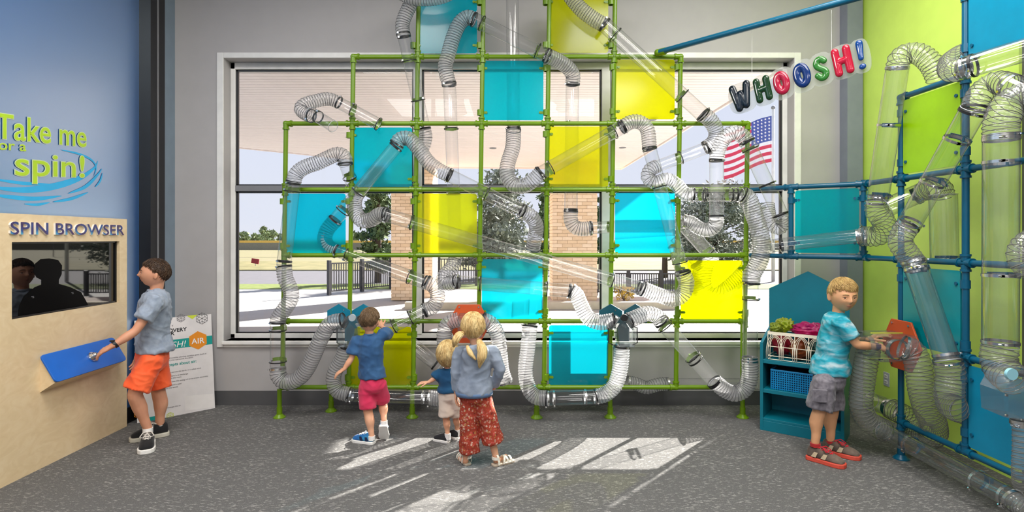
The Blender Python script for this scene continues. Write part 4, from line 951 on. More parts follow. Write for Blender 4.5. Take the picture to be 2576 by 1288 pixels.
v1 = (onP(520, 845)-bl).dot(pv); v0 = (onP(520, 867)-bl).dot(pv)
pquad([puv(0, v0), puv(wq, v0), puv(wq, v1), puv(0, v1)], M_tin, .001)
hc = onP(498, 856); pquad([hc+pu*.082*math.sin(k*math.pi/3)+pv*.082*math.cos(k*math.pi/3) for k in range(6)], M_or, .002)
ptext('AIR', 498, 864, .05, M_pw, .004, .012, align='c'); ptext('WHOOSH!', 468, 871, .055, M_pw, .003, 0, .25)
ptext('DISCOVERY', 470, 832, .034, M_ink, .002, .02); ptext('CENTER', 439, 842.5, .034, M_ink, .002, .02); ptext('Y', 436, 821.5, .016, M_grey)
for s, x, y in (('Air is a mixture of invisible odorless tasteless gases (such as', 519, 890.5), ('oxygen and nitrogen) that surrounds the earth.', 486, 900), ('When air moves across the earth, it is called wind.', 506, 927), ('there is an exchange', 473, 941), ('of it in the room.', 457, 949), ('uses the energy of air to create electricity.', 524, 947), ('and is used', 456, 966), ('around the world.', 448, 974), ('changes the air', 455, 1021)):
    ptext(s, x, y, .0125, M_grey, .002, .004)
ptext('Key concepts about air:', 494, 911.5, .026, M_tin, .002, .014)
def cubes(px, py, R, m):
    c = onP(px, py)+pn_*.002; q = MB()
    h = [c+pu*R*math.sin(k*math.pi/3)+pv*R*math.cos(k*math.pi/3) for k in range(6)]; hm = [c+(a-c)*.5 for a in h]
    segs = [(h[k], h[(k+1) % 6]) for k in range(6)]+[(c, h[k]) for k in range(6)]+[(hm[k], h[k]+(h[(k+1) % 6]-h[k])*.5) for k in range(6)]+[(hm[k], h[k]+(h[(k-1) % 6]-h[k])*.5) for k in range(6)]
    for a, b in segs:
        t = (b-a).normalized().cross(pn_)*.0012; q.add([a+t, b+t, b-t, a-t], [(0, 1, 2, 3)])
    q.build('print', m, po)
cubes(508, 801, .052, M_ink); cubes(455, 800, .036, M_grey); cubes(350, 1040, .04, M_or); cubes(428, 1046, .03, M_li)
pquad([onP(470, 794.5), onP(497, 791.5), onP(484, 803)], M_li, .0015)
pquad([onP(466, 996), onP(537, 990), onP(538.5, 1024), onP(466, 1034)], mat('paper_patch', (232, 228, 226), rough=.4), .001)
pquad([onP(372, 1050), onP(392, 1046), onP(392, 1056), onP(372, 1060)], M_tin, .0012)
# ------------------------------------------------------------------ hanging sign
sa, sb_ = P(1842, 282, 4.44), P(2176, 176, 3.84); su = (sb_-sa).normalized(); sv_ = Vector((0, 0, 1)); sv_ = (sv_-su*sv_.dot(su)).normalized(); sn = su.cross(sv_); 
if sn.y > 0: sn = -sn
sign = tag(empty('hanging_sign', (sa+sb_)/2), 'hanging sign of coloured bubble letters on clear backing', 'sign')
cols = [mat('letter_navy', (10, 22, 34), rough=.12), mat('letter_dark_green', (16, 52, 24), rough=.12), mat('letter_magenta', (160, 20, 54), rough=.12), mat('letter_blue', (8, 42, 100), rough=.12), mat('letter_green', (44, 112, 40), rough=.12), mat('letter_crimson', (172, 20, 50), rough=.12), mat('letter_royal', (10, 62, 130), rough=.12)]
def onS(px, py):
    d = P(px, py, 1.0)-Vector((0, 0, H)); return Vector((0, 0, H))+d*((sa-Vector((0, 0, H))).dot(sn)/d.dot(sn))
def arc_(cx, cy_, rx, ry, a0, a1, n=22): return [(cx+rx*math.cos(math.radians(a0+(a1-a0)*k/n)), cy_+ry*math.sin(math.radians(a0+(a1-a0)*k/n))) for k in range(n+1)]
STROKES = {'W': [[(-.40, .40), (-.24, -.38)], [(-.24, -.38), (-.02, .12)], [(-.02, .12), (.16, -.34)], [(.16, -.34), (.40, .40)]], 'H': [[(-.33, .38), (-.33, -.38)], [(.33, .38), (.33, -.38)], [(-.33, 0), (.33, .02)]],
           'O': [arc_(0, 0, .32, .37, 0, 360)], 'S': [[(.32, .26), (.14, .39), (-.12, .36), (-.27, .20), (-.10, .03), (.16, -.08), (.28, -.23), (.12, -.38), (-.14, -.38), (-.33, -.24)]], '!': [[(.1, .40), (.02, -.10)], [(-.02, -.385), (.02, -.38)]]}
RAD = {'W': .172, 'H': .21, 'O': .225, 'S': .215, '!': .44}
PLACE = [('W', 1868, 245, 57, 74, .05), ('H', 1921, 226, 44, 68, .03), ('O', 1968, 210, 44, 63, .06), ('O', 2019, 191, 47, 66, .06), ('S', 2067, 174, 42, 66, .06), ('H', 2121, 155, 52, 78, .02), ('!', 2165, 141, 30, 76, .02)]
prof = []; ctr = []
for i, (ch, px, py, w_, h_, tl_) in enumerate(PLACE):
    c = onS(px, py); wm = abs((onS(px+w_/2, py)-onS(px-w_/2, py)).dot(su)); hm = (onS(px, py-h_/2)-onS(px, py+h_/2)).dot(sv_); R_ = RAD[ch]; rr = R_*min(wm, hm) if ch != '!' else .30*wm
    def tf(x, y, z): x_, y_ = x*(wm-2*rr)/(.8 if ch != 'H' and ch != '!' else .66 if ch == 'H' else .3), y*(hm-2*rr)/.78; x2, y2 = x_*math.cos(tl_)-y_*math.sin(tl_), x_*math.sin(tl_)+y_*math.cos(tl_); return c+su*x2+sv_*y2+sn*z
    if ch in 'OS':
        def tf(x, y, z, k_=(.64 if ch == 'O' else .65)): x_, y_ = x*(wm-2*rr)/k_, y*(hm-2*rr)/(.74 if ch == 'O' else .78); x2, y2 = x_*math.cos(tl_)-y_*math.sin(tl_), x_*math.sin(tl_)+y_*math.cos(tl_); return c+su*x2+sv_*y2+sn*z
    m = MB()
    for st in STROKES[ch]:
        pts = [tf(x, y, 0) for x, y in st]
        if ch == 'S': pts, _ = spline(pts, .008)
        if ch == '!' and st[0][1] > 0: limb(m, pts, [rr*1.15, rr*.85], 16)
        else: limb(m, pts, [rr]*len(pts), 16)
    V, Fc = remesh(m, .0034, 3)
    b = MB(); b.f = Fc
    for v in V: v = Vector(v); dz = (v-c).dot(sn); b.v.append(v-sn*dz+sn*(dz*.55+.008+rr*.5))
    lt_ = b.build('letter', cols[i], sign, smooth=True)
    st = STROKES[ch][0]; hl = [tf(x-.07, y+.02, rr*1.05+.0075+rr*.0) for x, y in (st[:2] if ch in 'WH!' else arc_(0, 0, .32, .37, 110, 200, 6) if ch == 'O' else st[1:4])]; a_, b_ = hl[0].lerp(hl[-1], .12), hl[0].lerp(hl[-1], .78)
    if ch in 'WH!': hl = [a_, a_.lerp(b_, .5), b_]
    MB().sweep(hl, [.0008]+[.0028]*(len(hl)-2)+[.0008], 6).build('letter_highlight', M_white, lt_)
    prof.append(((c-sa).dot(su), wm/2+.024)); ctr.append((c-sa).dot(sv_)); 
xs_ = np.linspace(prof[0][0]-prof[0][1], prof[-1][0]+prof[-1][1], 130); top, bot = [], []; hh = .120
for x in xs_:
    cc = float(np.interp(x, [a for a, _ in prof], ctr)); h = max([(max(0.0, 1-abs((x-a)/b)**3))**(1/3) for a, b in prof]+[.72 if xs_[6] < x < xs_[-7] else .3]); top.append(cc+hh*h); bot.append(cc-hh*h)
MB().prism([sa+su*x+sv_*y for x, y in zip(xs_, top)]+[sa+su*x+sv_*y for x, y in zip(xs_[::-1], bot[::-1])], -sn*.005).build('clear_backing', M_back, sign)
for px in (1891, 2105):
    t = (P(px, 200, 4.3)-Vector((0, 0, H))); dn = sn; k = (sa-Vector((0, 0, H))).dot(dn)/t.dot(dn); p0 = Vector((0, 0, H))+t*k; s_ = (p0-sa).dot(su); p0 = sa+su*s_+sv_*.19
    MB().cyl(p0, (p0.x, p0.y, 3.15), .0016, seg=6).build('string', mat('clear_line', (205, 205, 205), rough=.4), sign)
# ------------------------------------------------------------------ house shaped bookcase with its baskets
B0 = Vector((2.02, 4.57, 0)); bu_ = Vector((.794, -.608, 0)); bw_ = Vector((.608, .794, 0)); BW, BD = .59, .30; RB = Matrix((bu_, bw_, (0, 0, 1))).transposed()
def bp(u, w, z): return B0+bu_*u+bw_*w+Vector((0, 0, z))
M_bk = mat('bookcase_teal', (0, 108, 126), rough=.42)
bc = tag(empty('bookcase', bp(BW/2, BD/2, 0)), 'teal house shaped bookcase in the corner behind the standing boy', 'bookcase')
def bbox(u0, u1, w0, w1, z0, z1, nm, m=None, par=None, bevel=.002):
    return MB().box(bp((u0+u1)/2, (w0+w1)/2, (z0+z1)/2), (u1-u0, w1-w0, z1-z0), RB).build(nm, m or M_bk, par or bc, bevel=bevel)
MB().prism([bp(0, BD, 0), bp(BW, BD, 0), bp(BW, BD, 1.12), bp(BW/2, BD, 1.275), bp(0, BD, 1.12)], bw_*.02).build('house_back_panel', M_bk, bc)
for u in (0, BW-.022): MB().prism([bp(u, 0, 0), bp(u, BD, 0), bp(u, BD, .80), bp(u, 0, .705)], bu_*.022).build('side_panel', M_bk, bc)
for z in (.57, .333, .10): bbox(.022, BW-.022, .004, BD, z-.03 if z > .2 else z-.02, z, 'shelf')
bbox(.022, BW-.022, .0, .02, 0, .08, 'kick_board')
# white wire basket
M_ww = mat('cream_wire', (238, 228, 206), rough=.5)
wb_ = tag(empty('wire_basket', bp(.3, .15, .571)), 'cream wire basket of scarves on the top shelf', 'basket')
u0, u1, w0, w1, z0, z1 = .055, .545, .02, .27, .573, .785; r_ = .0028
def wire(pts, r=r_): return MB().sweep([bp(*p) for p in pts], r, 6)
fr2 = MB()
for z in (z0+.003, z0+.03, (z0+z1)/2): 
    for a, b in (((u0, w0), (u1, w0)), ((u1, w0), (u1, w1)), ((u1, w1), (u0, w1)), ((u0, w1), (u0, w0))): fr2.cyl(bp(*a, z), bp(*b, z), r_, seg=6)
fr2.build('wire_hoop', M_ww, wb_)
rim = MB()
for a, b in (((u0, w0), (u1, w0)), ((u1, w0), (u1, w1)), ((u1, w1), (u0, w1)), ((u0, w1), (u0, w0))):
    c = (bp(*a, z1)+bp(*b, z1))/2; d = bp(*b, z1)-bp(*a, z1); rim.box(c, (d.length+.004, .005, .024), Matrix.Rotation(math.atan2(d.y, d.x), 3, 'Z'))
rim.build('basket_rim', M_ww, wb_)
for i in range(6):
    u = u0+(u1-u0)*(i+.0)/5; wire([(u, w0, z0), (u, w0, z1)]).build('upright_wire', M_ww, wb_, smooth=True)
for i in range(5):
    c = u0+(u1-u0)*(i+.5)/5
    for hw in (.062, .048, .034):
        pts = [(c+hw*math.cos(t), w0-.001, z0+.06+(.14-(.062-hw)*.6)*math.sin(t)) for t in [math.pi*k/14 for k in range(15)]]
        pts = [(c+hw, w0-.001, z0)]+pts+[(c-hw, w0-.001, z0)]; wire(pts, .0022).build('arch_wire', M_ww, wb_, smooth=True)
for sgn in (0, 1):
    for k in (.3, .7): wire([(u0 if sgn == 0 else u1, w0+(w1-w0)*k, z0), (u0 if sgn == 0 else u1, w0+(w1-w0)*k, z1)]).build('upright_wire', M_ww, wb_, smooth=True)
def scarf(u, w, z, ru, rw, rz, m, label, seed, amp=.3, sheer=False):
    V = []; n, k = 46, 30; c = bp(u, w, z); rings = []
    for i in range(k+1):
        t = math.pi*(.02+.96*i/k); ring = []
        for j in range(n):
            a = 2*math.pi*j/n; q = Vector((math.sin(t)*math.cos(a), math.sin(t)*math.sin(a), -math.cos(t)))
            s = 1+amp*(mnoise.noise(q*3.2+Vector((seed*7.1, 0, 0)))+.5*mnoise.noise(q*8+Vector((0, seed*3.3, 0))))+amp*.5*abs(mnoise.noise(q*5+Vector((0, 0, seed*1.7))))
            ring.append(c+RB @ Vector((q.x*ru*s, q.y*rw*s, q.z*rz*s)))
        rings.append(ring)
    return tag(MB().loft(rings).build('scarf', m, smooth=True), label, 'scarf', 'scarves in the wire basket')
def sheerm(n, c): return translucent(n, c, c, .3, .2, .5, .4)
scarf(.16, .13, .845, .062, .06, .045, sheerm('sheer_lime', (226, 240, 60)), 'sheer lime yellow scarf bunched on top of the basket', 1, .5)
scarf(.10, .12, .82, .045, .05, .04, sheerm('sheer_yellow', (210, 230, 80)), 'pale yellow green scarf at the left end of the basket top', 2, .5)
scarf(.33, .13, .825, .12, .085, .052, sheerm('sheer_pink', (255, 40, 150)), 'bright pink scarf heaped on top of the basket', 3, .35)
scarf(.13, .15, .69, .075, .08, .085, sheerm('sheer_red', (206, 40, 70)), 'crimson scarf low inside the left of the basket', 4, .25)
scarf(.26, .15, .66, .075, .09, .08, sheerm('sheer_orange', (222, 120, 60)), 'orange scarf inside the middle of the basket', 5, .25)
scarf(.38, .15, .68, .07, .09, .085, sheerm('sheer_teal', (40, 110, 96)), 'dark green scarf inside the basket', 6, .25)
scarf(.48, .15, .69, .055, .09, .085, sheerm('sheer_brick', (170, 56, 56)), 'brick red scarf inside the right of the basket', 7, .25)
# blue woven basket
M_bb = mat('blue_plastic', (0, 124, 180), rough=.4); M_bbd = mat('basket_inside_shade', (0, 44, 78), rough=.6)
pb = tag(empty('plastic_basket', bp(.3, .15, .335)), 'blue woven plastic basket on the middle shelf', 'basket')
u0, u1, w0, w1, z0, z1 = .075, .55, .04, .26, .335, .487
MB().box(bp((u0+u1)/2, (w0+w1)/2, (z0+z1)/2), (u1-u0-.012, w1-w0-.012, z1-z0-.01), RB).build('dark_inside', M_bbd, pb)  # solid box coloured as the shade inside the basket
wv = MB(); nz = 9; nu = 30
for i in range(nz): z = z0+.006+(z1-z0-.012)*i/(nz-1); wv.box(bp((u0+u1)/2, w0, z), (u1-u0, .006, .006), RB); wv.box(bp(u0, (w0+w1)/2, z), (.006, w1-w0, .006), RB)
for j in range(nu): wv.box(bp(u0+(u1-u0)*j/(nu-1), w0, (z0+z1)/2), (.007, .008, z1-z0), RB)
for j in range(12): wv.box(bp(u0, w0+(w1-w0)*j/11, (z0+z1)/2), (.008, .007, z1-z0), RB)
tag(wv.build('woven_wall', M_bb, pb), kind='stuff')
rm = MB(); rm.box(bp((u0+u1)/2, w0, z1), (u1-u0+.01, .014, .014), RB).box(bp((u0+u1)/2, w1, z1), (u1-u0+.01, .014, .014), RB).box(bp(u0, (w0+w1)/2, z1), (.014, w1-w0, .014), RB).box(bp(u1, (w0+w1)/2, z1), (.014, w1-w0, .014), RB)
rm.build('basket_rim', M_bb, pb, bevel=.003)
# outlet
oc = onX(2231, 954, XR); ol = tag(MB().box(oc-Vector((.003, 0, 0)), (.006, .074, .118)).build('wall_outlet', mat('outlet_grey', (186, 190, 196), rough=.4), bevel=.002), 'grey electrical outlet on the lime green wall', 'outlet')
for dz in (.024, -.024):
    s = MB().box(oc+Vector((-.008, 0, dz)), (.004, .036, .03)); so_ = s.build('socket', M_white, ol, bevel=.002)
    MB().box(oc+Vector((-.0105, -.007, dz+.002)), (.002, .003, .01)).box(oc+Vector((-.0105, .007, dz+.002)), (.002, .003, .01)).build('slot', M_dark, so_)
# ---- people
def ell_loft(mb, secs, n=24, power=2.0):
    """stack of elliptic sections: (centre, side vector, half width, front vector, half depth)"""
    rings = []
    for c, s, a, f, b in secs:
        ring = []
        for j in range(n):
            t = 2*math.pi*j/n; ct, st = math.cos(t), math.sin(t); q = 2/power
            ring.append(Vector(c)+s*a*math.copysign(abs(ct)**q, ct)+f*b*math.copysign(abs(st)**q, st))
        rings.append(ring)
    return mb.loft(rings)
def head_frame(fwd, up=(0, 0, 1), roll=0):
    f = Vector(fwd).normalized(); r = f.cross(Vector(up)).normalized(); u = r.cross(f).normalized()
    if roll: q = Matrix.Rotation(roll, 3, f); r, u = q @ r, q @ u
    return r, f, u
def hv(d, hs):
    """skull and face surface for a unit direction d (x right, y front, z up); head height 2*hs"""
    x, y, z = d
    sx, sy, sz = .76*hs, .96*hs, 1.0*hs
    k = 1.0
    if z < 0: k = 1-.22*min(1, -z)**1.5*(1 if y > -.2 else .6)
    px, py, pz = x*sx*k, y*sy*(1-.10*max(0, -z)*(y > 0)), z*sz
    if y < -.1 and z < 0: py *= 1-.30*min(1, -z)
    def g(cx, cz, w, h): return math.exp(-((x-cx)/w)**2-((z-cz)/h)**2) if y > 0 else 0
    front = 0
    front += .20*hs*g(0, -.26, .13, .12)+.12*hs*g(0, -.08, .085, .17)             # nose tip and bridge
    front += .05*hs*(g(.13, -.30, .07, .06)+g(-.13, -.30, .07, .06))                 # nostril wings
    front += -.085*hs*(g(.36, -.02, .17, .11)+g(-.36, -.02, .17, .11))               # eye sockets
    front += .035*hs*(g(.34, .17, .24, .08)+g(-.34, .17, .24, .08))                 # brow
    front += .05*hs*(g(.46, -.30, .22, .2)+g(-.46, -.30, .22, .2))                   # cheeks
    front += .10*hs*g(0, -.50, .24, .06)+.08*hs*g(0, -.63, .20, .055)-.04*hs*g(0, -.56, .26, .025)   # lips
    front += .10*hs*g(0, -.84, .26, .14)                                         # chin
    py += front; return Vector((px, py, pz))
def make_head(mb, c, fr, hs):
    r, f, u = fr; n, k = 56, 44; rings = []
    for i in range(k+1):
        t = math.pi*(.015+.97*i/k); ring = []
        for j in range(n):
            a = 2*math.pi*j/n; d = (math.sin(t)*math.cos(a), math.sin(t)*math.sin(a), -math.cos(t)); p = hv(d, hs); ring.append(c+r*p.x+f*p.y+u*p.z)
        rings.append(ring)
    mb.loft(rings)
    for s in (-1, 1):                                                              # ears
        e = c+r*(s*.79*hs)-f*.12*hs-u*.12*hs; R = Matrix((r*s*.5+f*-.35, f*.9+r*s*.3, u)).transposed()
        mb.ball(e, (.075*hs, .16*hs, .26*hs), 12, 8, R=Matrix((r, f, u)).transposed() @ Matrix.Rotation(s*.5, 3, 'Z'))
        mb.ball(e-u*.17*hs-f*-.02*hs, (.06*hs, .08*hs, .10*hs), 10, 6, R=Matrix((r, f, u)).transposed())
def face_parts(root, c, fr, hs, iris, brow, lipc, look=0.0, skin=None, mouth_open=0.0):
    r, f, u = fr
    def S(x, z, out=0.0):
        y = math.sqrt(max(.05, 1-x*x-z*z)); p = hv((x, y, z), hs); return c+r*p.x+f*(p.y+out)+u*p.z
    for s in (-1, 1):
        e = S(s*.36, -.03)-f*.088*hs; er = .118*hs
        eb = MB().ball(e, er, 16, 12).build('eye', mat('eye_white', (206, 196, 188), rough=.2), root, smooth=True)
        d = (f+r*look).normalized(); uu, vv = frame_of(d)
        disc = [e+d*er*.90+(uu*math.cos(t)+vv*math.sin(t))*er*.46 for t in [2*math.pi*k/16 for k in range(16)]]
        MB().prism(disc, d*er*.10).build('iris', mat('iris_'+str(iris), iris, rough=.15), eb)
        disc = [e+d*er*.99+(uu*math.cos(t)+vv*math.sin(t))*er*.22 for t in [2*math.pi*k/12 for k in range(12)]]
        MB().prism(disc, d*er*.04).build('pupil', M_black, eb)
        lid = MB()
        for zo, rr in ((.072, .042), (-.092, .030)):
            pts = [S(s*.36+q*.165, -.03+zo*(1-(q*q)*.8), -.012*hs) for q in (-1, -.5, 0, .5, 1)]; lid.sweep(pts, [rr*hs*.5, rr*hs, rr*hs*1.1, rr*hs, rr*hs*.5], 8)
        lid.build('eyelid', skin or brow, eb, smooth=True)
        pts = [S(s*.36+q*.16, -.03+.040*(1-(q*q)*.8), -.004*hs) for q in (-1, -.5, 0, .5, 1)]
        MB().sweep(pts, [.004*hs, .010*hs, .011*hs, .010*hs, .004*hs], 6).build('eyelash', mat('lash_brown', (58, 40, 32), rough=.6), eb, smooth=True)
        pts = [S(s*(.17+.38*q), (.155, .185, .195, .18, .14)[int(q*4)], .006*hs) for q in (0, .25, .5, .75, 1)]
        MB().sweep(pts, [.014*hs, .024*hs, .024*hs, .018*hs, .006*hs], 6).build('eyebrow', brow, root, smooth=True)
    lp = MB(); o_ = mouth_open
    for zc, rr in ((-.525, .020), (-.588, .026)):
        pts = [S(q*.23, zc+(.010 if zc > -.55 else -.006)*(1-abs(q))-(o_ if zc < -.55 else 0)*(1-q*q), -.004*hs) for q in (-1, -.6, -.25, 0, .25, .6, 1)]
        lp.sweep(pts, [.004*hs, rr*hs*.8, rr*hs, rr*hs*.95, rr*hs, rr*hs*.8, .004*hs], 8)
    lp.build('lips', lipc, root, smooth=True)
    ml = MB().sweep([S(q*.235, -.556-(o_*.5)*(1-q*q), .001*hs) for q in (-1, -.5, 0, .5, 1)], [.004*hs, .010*hs+o_*.25*hs, .011*hs+o_*.35*hs, .010*hs+o_*.25*hs, .004*hs], 8); ml.build('mouth_line', mat('mouth_dark', (120, 58, 50), rough=.5), root, smooth=True)
    ns = MB()
    for s in (-1, 1): ns.ball(S(s*.055, -.335, .0), (.016*hs, .016*hs, .012*hs), 8, 6)
    ns.build('nostril', mat('nostril_dark', (110, 60, 48), rough=.7), root, smooth=True)
def hair_cap(root, c, fr, hs, m, front=.55, side=-.15, back=-.55, thick=.10, seed=1, noise_=.035, sweep=0.0, clump=7.0, locks=1500, lock_len=.42, swirl=0.0):
    """short hair: scalp shell from hairline up, ridged into locks"""
    r, f, u = fr; n, k = 96, 40; V = []; rings = []
    def hl(a):                                                                      # hairline elevation for azimuth (a=0 right, pi/2 front)
        y = math.sin(a); x = abs(math.cos(a))
        if y > .55: z = front+.02*math.sin(a*9+seed)
        elif y > -.1: t = (y+.1)/.65; z = side+(front-side)*max(0, (t-.35)/.65)**.7
        else: t = min(1, (-y-.1)/.7); z = side*(1-t)+back*t
        return z
    for j in range(n):
        a = 2*math.pi*j/n; z0 = math.asin(max(-.95, min(.95, hl(a)))); col = []
        for i in range(k+1):
            el = z0+(math.pi/2-z0)*i/k; d = (math.cos(el)*math.cos(a), math.cos(el)*math.sin(a), math.sin(el)); p = hv(d, hs); nd = Vector(d)
            ramp = min(1, i/5)**.6; q = Vector((math.cos(a)*clump*.55, math.sin(a)*clump*.55, el*1.1+seed*3.7))
            w = mnoise.noise(q*1.2)+.6*mnoise.noise(Vector((d[0], d[1], d[2]))*clump*2.2+Vector((seed, 0, 0)))
            t_ = hs*(thick*(.45+.75*max(0, math.sin(el)))*ramp+noise_*w*ramp)+.001; nn = Vector((d[0]/.74, d[1]/.9, d[2])).normalized()
            P_ = p+nn*t_; col.append(c+r*P_.x+f*(P_.y+sweep*hs*.0)+u*P_.z)
        rings.append(col)
    vs = [p for col in rings for p in col]; fs = []
    for j in range(n):
        j2 = (j+1) % n
        for i in range(k): fs.append((j*(k+1)+i, j2*(k+1)+i, j2*(k+1)+i+1, j*(k+1)+i+1))
    base = MB().add(vs, fs)
    rnd = random.Random(int(seed*31))
    for _ in range(locks):                                                          # thin tapered locks combed from the crown
        a = 2*math.pi*rnd.random(); z0 = math.asin(max(-.95, min(.95, hl(a)))); el = z0+(math.pi/2-z0)*(.04+.94*rnd.random()**.8); pts = []; da = rnd.gauss(0, .10)+swirl; L_ = lock_len*(.6+.6*rnd.random()); lift = thick*(.35+.6*max(0, math.sin(el)))+.02+.05*rnd.random()
        for q in range(5):
            e2 = el-L_*q/4; a2 = a+da*q/4/max(.25, math.cos(el)); e2 = max(e2, z0-.10); d = (math.cos(e2)*math.cos(a2), math.cos(e2)*math.sin(a2), math.sin(e2)); p_ = hv(d, hs); nn = Vector((d[0]/.74, d[1]/.9, d[2])).normalized(); edge = min(1, max(0, (e2-z0+.12)/.3)); P_ = p_+nn*hs*(lift*edge+.012+(.03*rnd.random() if q == 4 else 0)); pts.append(c+r*P_.x+f*P_.y+u*P_.z)
        base.sweep(pts, [.006*hs, .016*hs, .018*hs, .013*hs, .002*hs], 4)
    return base.build('hair', m, root, smooth=True)
def hand_pts(wrist, d, nrm, k, curl, thumb, spread=.10):
    """five separate fingers: returns (palm mb, fingers mb). d = pointing direction, nrm = back of hand"""
    d = Vector(d).normalized(); nrm = Vector(nrm); nrm = (nrm-d*nrm.dot(d)).normalized(); s = d.cross(nrm).normalized()*thumb; wrist = Vector(wrist)
    palm = MB(); ell_loft(palm, [(wrist-d*.02*k, s, .022*k, nrm, .017*k), (wrist+d*.012*k, s, .026*k, nrm, .016*k), (wrist+d*.045*k, s, .036*k, nrm, .015*k), (wrist+d*.075*k, s, .036*k, nrm, .013*k), (wrist+d*.088*k, s, .030*k, nrm, .009*k)], 16)
    fg = MB(); L = [.066, .074, .069, .054]; X = [.028, .0095, -.0095, -.027]
    for L_, x in zip(L, X):
        p = wrist+d*.072*k+s*x*k; dd = (d+s*x/.036*spread).normalized(); pts = [p]; ang = 0
        for fr_, cu in ((.46, curl*.6), (.30, curl), (.24, curl*.9)):
            ang += cu; q = dd*math.cos(ang)-nrm*math.sin(ang); pts.append(pts[-1]+q*L_*fr_*k*1.05)
        limb(fg, pts, [.0092*k, .0086*k, .0078*k, .0062*k], 10)
    p = wrist+d*.022*k+s*.024*k; td = (d*.75+s*.75-nrm*.25).normalized(); t2 = (d*.95+s*.3-nrm*.35*(1+curl)).normalized()
    limb(fg, [p, p+td*.036*k, p+td*.036*k+t2*.030*k, p+td*.036*k+t2*.052*k], [.0125*k, .0108*k, .0095*k, .007*k], 10)
    return palm, fg
def cloth_noise(V, amp, sc, seed):
    out = []
    for p in V:
        v = Vector(p)*sc; w = Vector((v.x*1.0, v.y*1.0, v.z*.55)); n = mnoise.noise_vector(w+Vector((seed, seed*2.1, 0))); m2 = mnoise.noise_vector(w*2.3+Vector((0, seed, 0)))
        out.append(Vector(p)+n*amp+m2*amp*.4)
    return out
def garment(name, mb, m, root, voxel=.009, sm=5, amp=.006, sc=14, seed=1):
    V, Fc = remesh(mb, voxel, sm); b = MB(); b.v = cloth_noise(V, amp*.8, sc, seed); b.f = Fc; o = b.build(name, m, root, smooth=True); me = o.data
    N_ = np.empty(len(me.vertices)*3); me.vertices.foreach_get('normal', N_); N_ = N_.reshape(-1, 3); C = np.empty(len(me.vertices)*3); me.vertices.foreach_get('co', C); C = C.reshape(-1, 3); d = np.empty(len(C))
    for q in range(len(C)):
        x, y, z = C[q]; v = Vector((x*11+z*7+seed, y*11-z*5, z*9-x*6)); v2 = Vector((x*8-z*9, y*8+z*8+seed*2, z*7+x*9))
        d[q] = (1-abs(mnoise.noise(v)))**4+.8*(1-abs(mnoise.noise(v2)))**5-.55
    me.vertices.foreach_set('co', (C+N_*(d*amp*.75)[:, None]).ravel()); me.update(); return o
def shoe(root, heel, toe, k, up, sole, sock=None, lace=None, name='shoe', accent=None):
    heel, toe = Vector(heel), Vector(toe); d = (toe-heel); L = d.length; d.normalize(); uz = Vector((0, 0, 1)); uz = (uz-d*uz.dot(d)).normalized(); s = d.cross(uz)
    def sec(t, w, h, z0): return [heel+d*(t*L)+s*(w*math.cos(a))+uz*(z0+h*(max(0, math.sin(a))**.8 if True else 0)) for a in [math.pi*j/12 for j in range(13)]]
    W = [.026, .032, .034, .033, .037, .040, .036, .022]; T = [.0, .06, .2, .38, .56, .74, .9, 1.0]; Hh = [.048, .066, .070, .066, .055, .043, .033, .018]
    m = MB(); rings = [sec(t, w*k, h*k, .018*k) for t, w, h in zip(T, W, Hh)]; m.loft(rings, caps=True, closed=True)
    sh = m.build(name, up, root, smooth=True); sm_ = sh.modifiers.new('sub', 'SUBSURF'); sm_.levels = 1; sm_.render_levels = 1
    so = MB(); out = [(t, w*1.1) for t, w in zip(T, W)]; pts = [heel+d*(-.03*L)+uz*0]+[heel+d*(t*L*1.03-.01*L)+s*w*k for t, w in out]+[heel+d*(1.04*L)]+[heel+d*(t*L*1.03-.01*L)-s*w*k for t, w in out[::-1]]
    so.prism(pts, uz*.024*k); so.build('sole', sole, sh, bevel=.004*k)
    if lace:
        lc = MB()
        for i in range(4):
            t = .34+.10*i; h = float(np.interp(t+.03, T, Hh))*.90+.006; a, b = heel+d*(t*L)+s*.018*k+uz*(.014+h)*k, heel+d*((t+.07)*L)-s*.018*k+uz*(.010+h-.006)*k; mid = (a+b)/2+uz*.010*k; lc.sweep([a, mid, b], .0032*k, 6)
            a, b = heel+d*(t*L)-s*.018*k+uz*(.014+h)*k, heel+d*((t+.07)*L)+s*.018*k+uz*(.010+h-.006)*k; mid = (a+b)/2+uz*.010*k; lc.sweep([a, mid, b], .0032*k, 6)
        for sg in (-1, 1):
            o_ = heel+d*(.36*L)+uz*.082*k; lc.sweep([o_, o_+s*sg*.02*k+d*.02*k+uz*.006*k, o_+s*sg*.034*k+d*.04*k-uz*.01*k, o_+s*sg*.018*k+d*.05*k-uz*.014*k, o_+d*.01*k], .003*k, 6)
        lc.build('laces', lace, sh, smooth=True)
    if accent:
        for sg in (-1, 1):
            for t0, t1 in ((.16, .34), (.42, .60)):
                ac = MB()
                a = [heel+d*(t*L)+s*sg*w*k*1.02+uz*z*k for t, w, z in ((t0, .034, .03), (t0+.08, .031, .058), (t1, .030, .056), (t1-.05, .036, .03))]; ac.prism(a, s*sg*.003*k); ac.build('side_stripe', accent, sh)
    return sh
def bent(a, b, t, off): return Vector(a).lerp(Vector(b), t)+Vector(off)
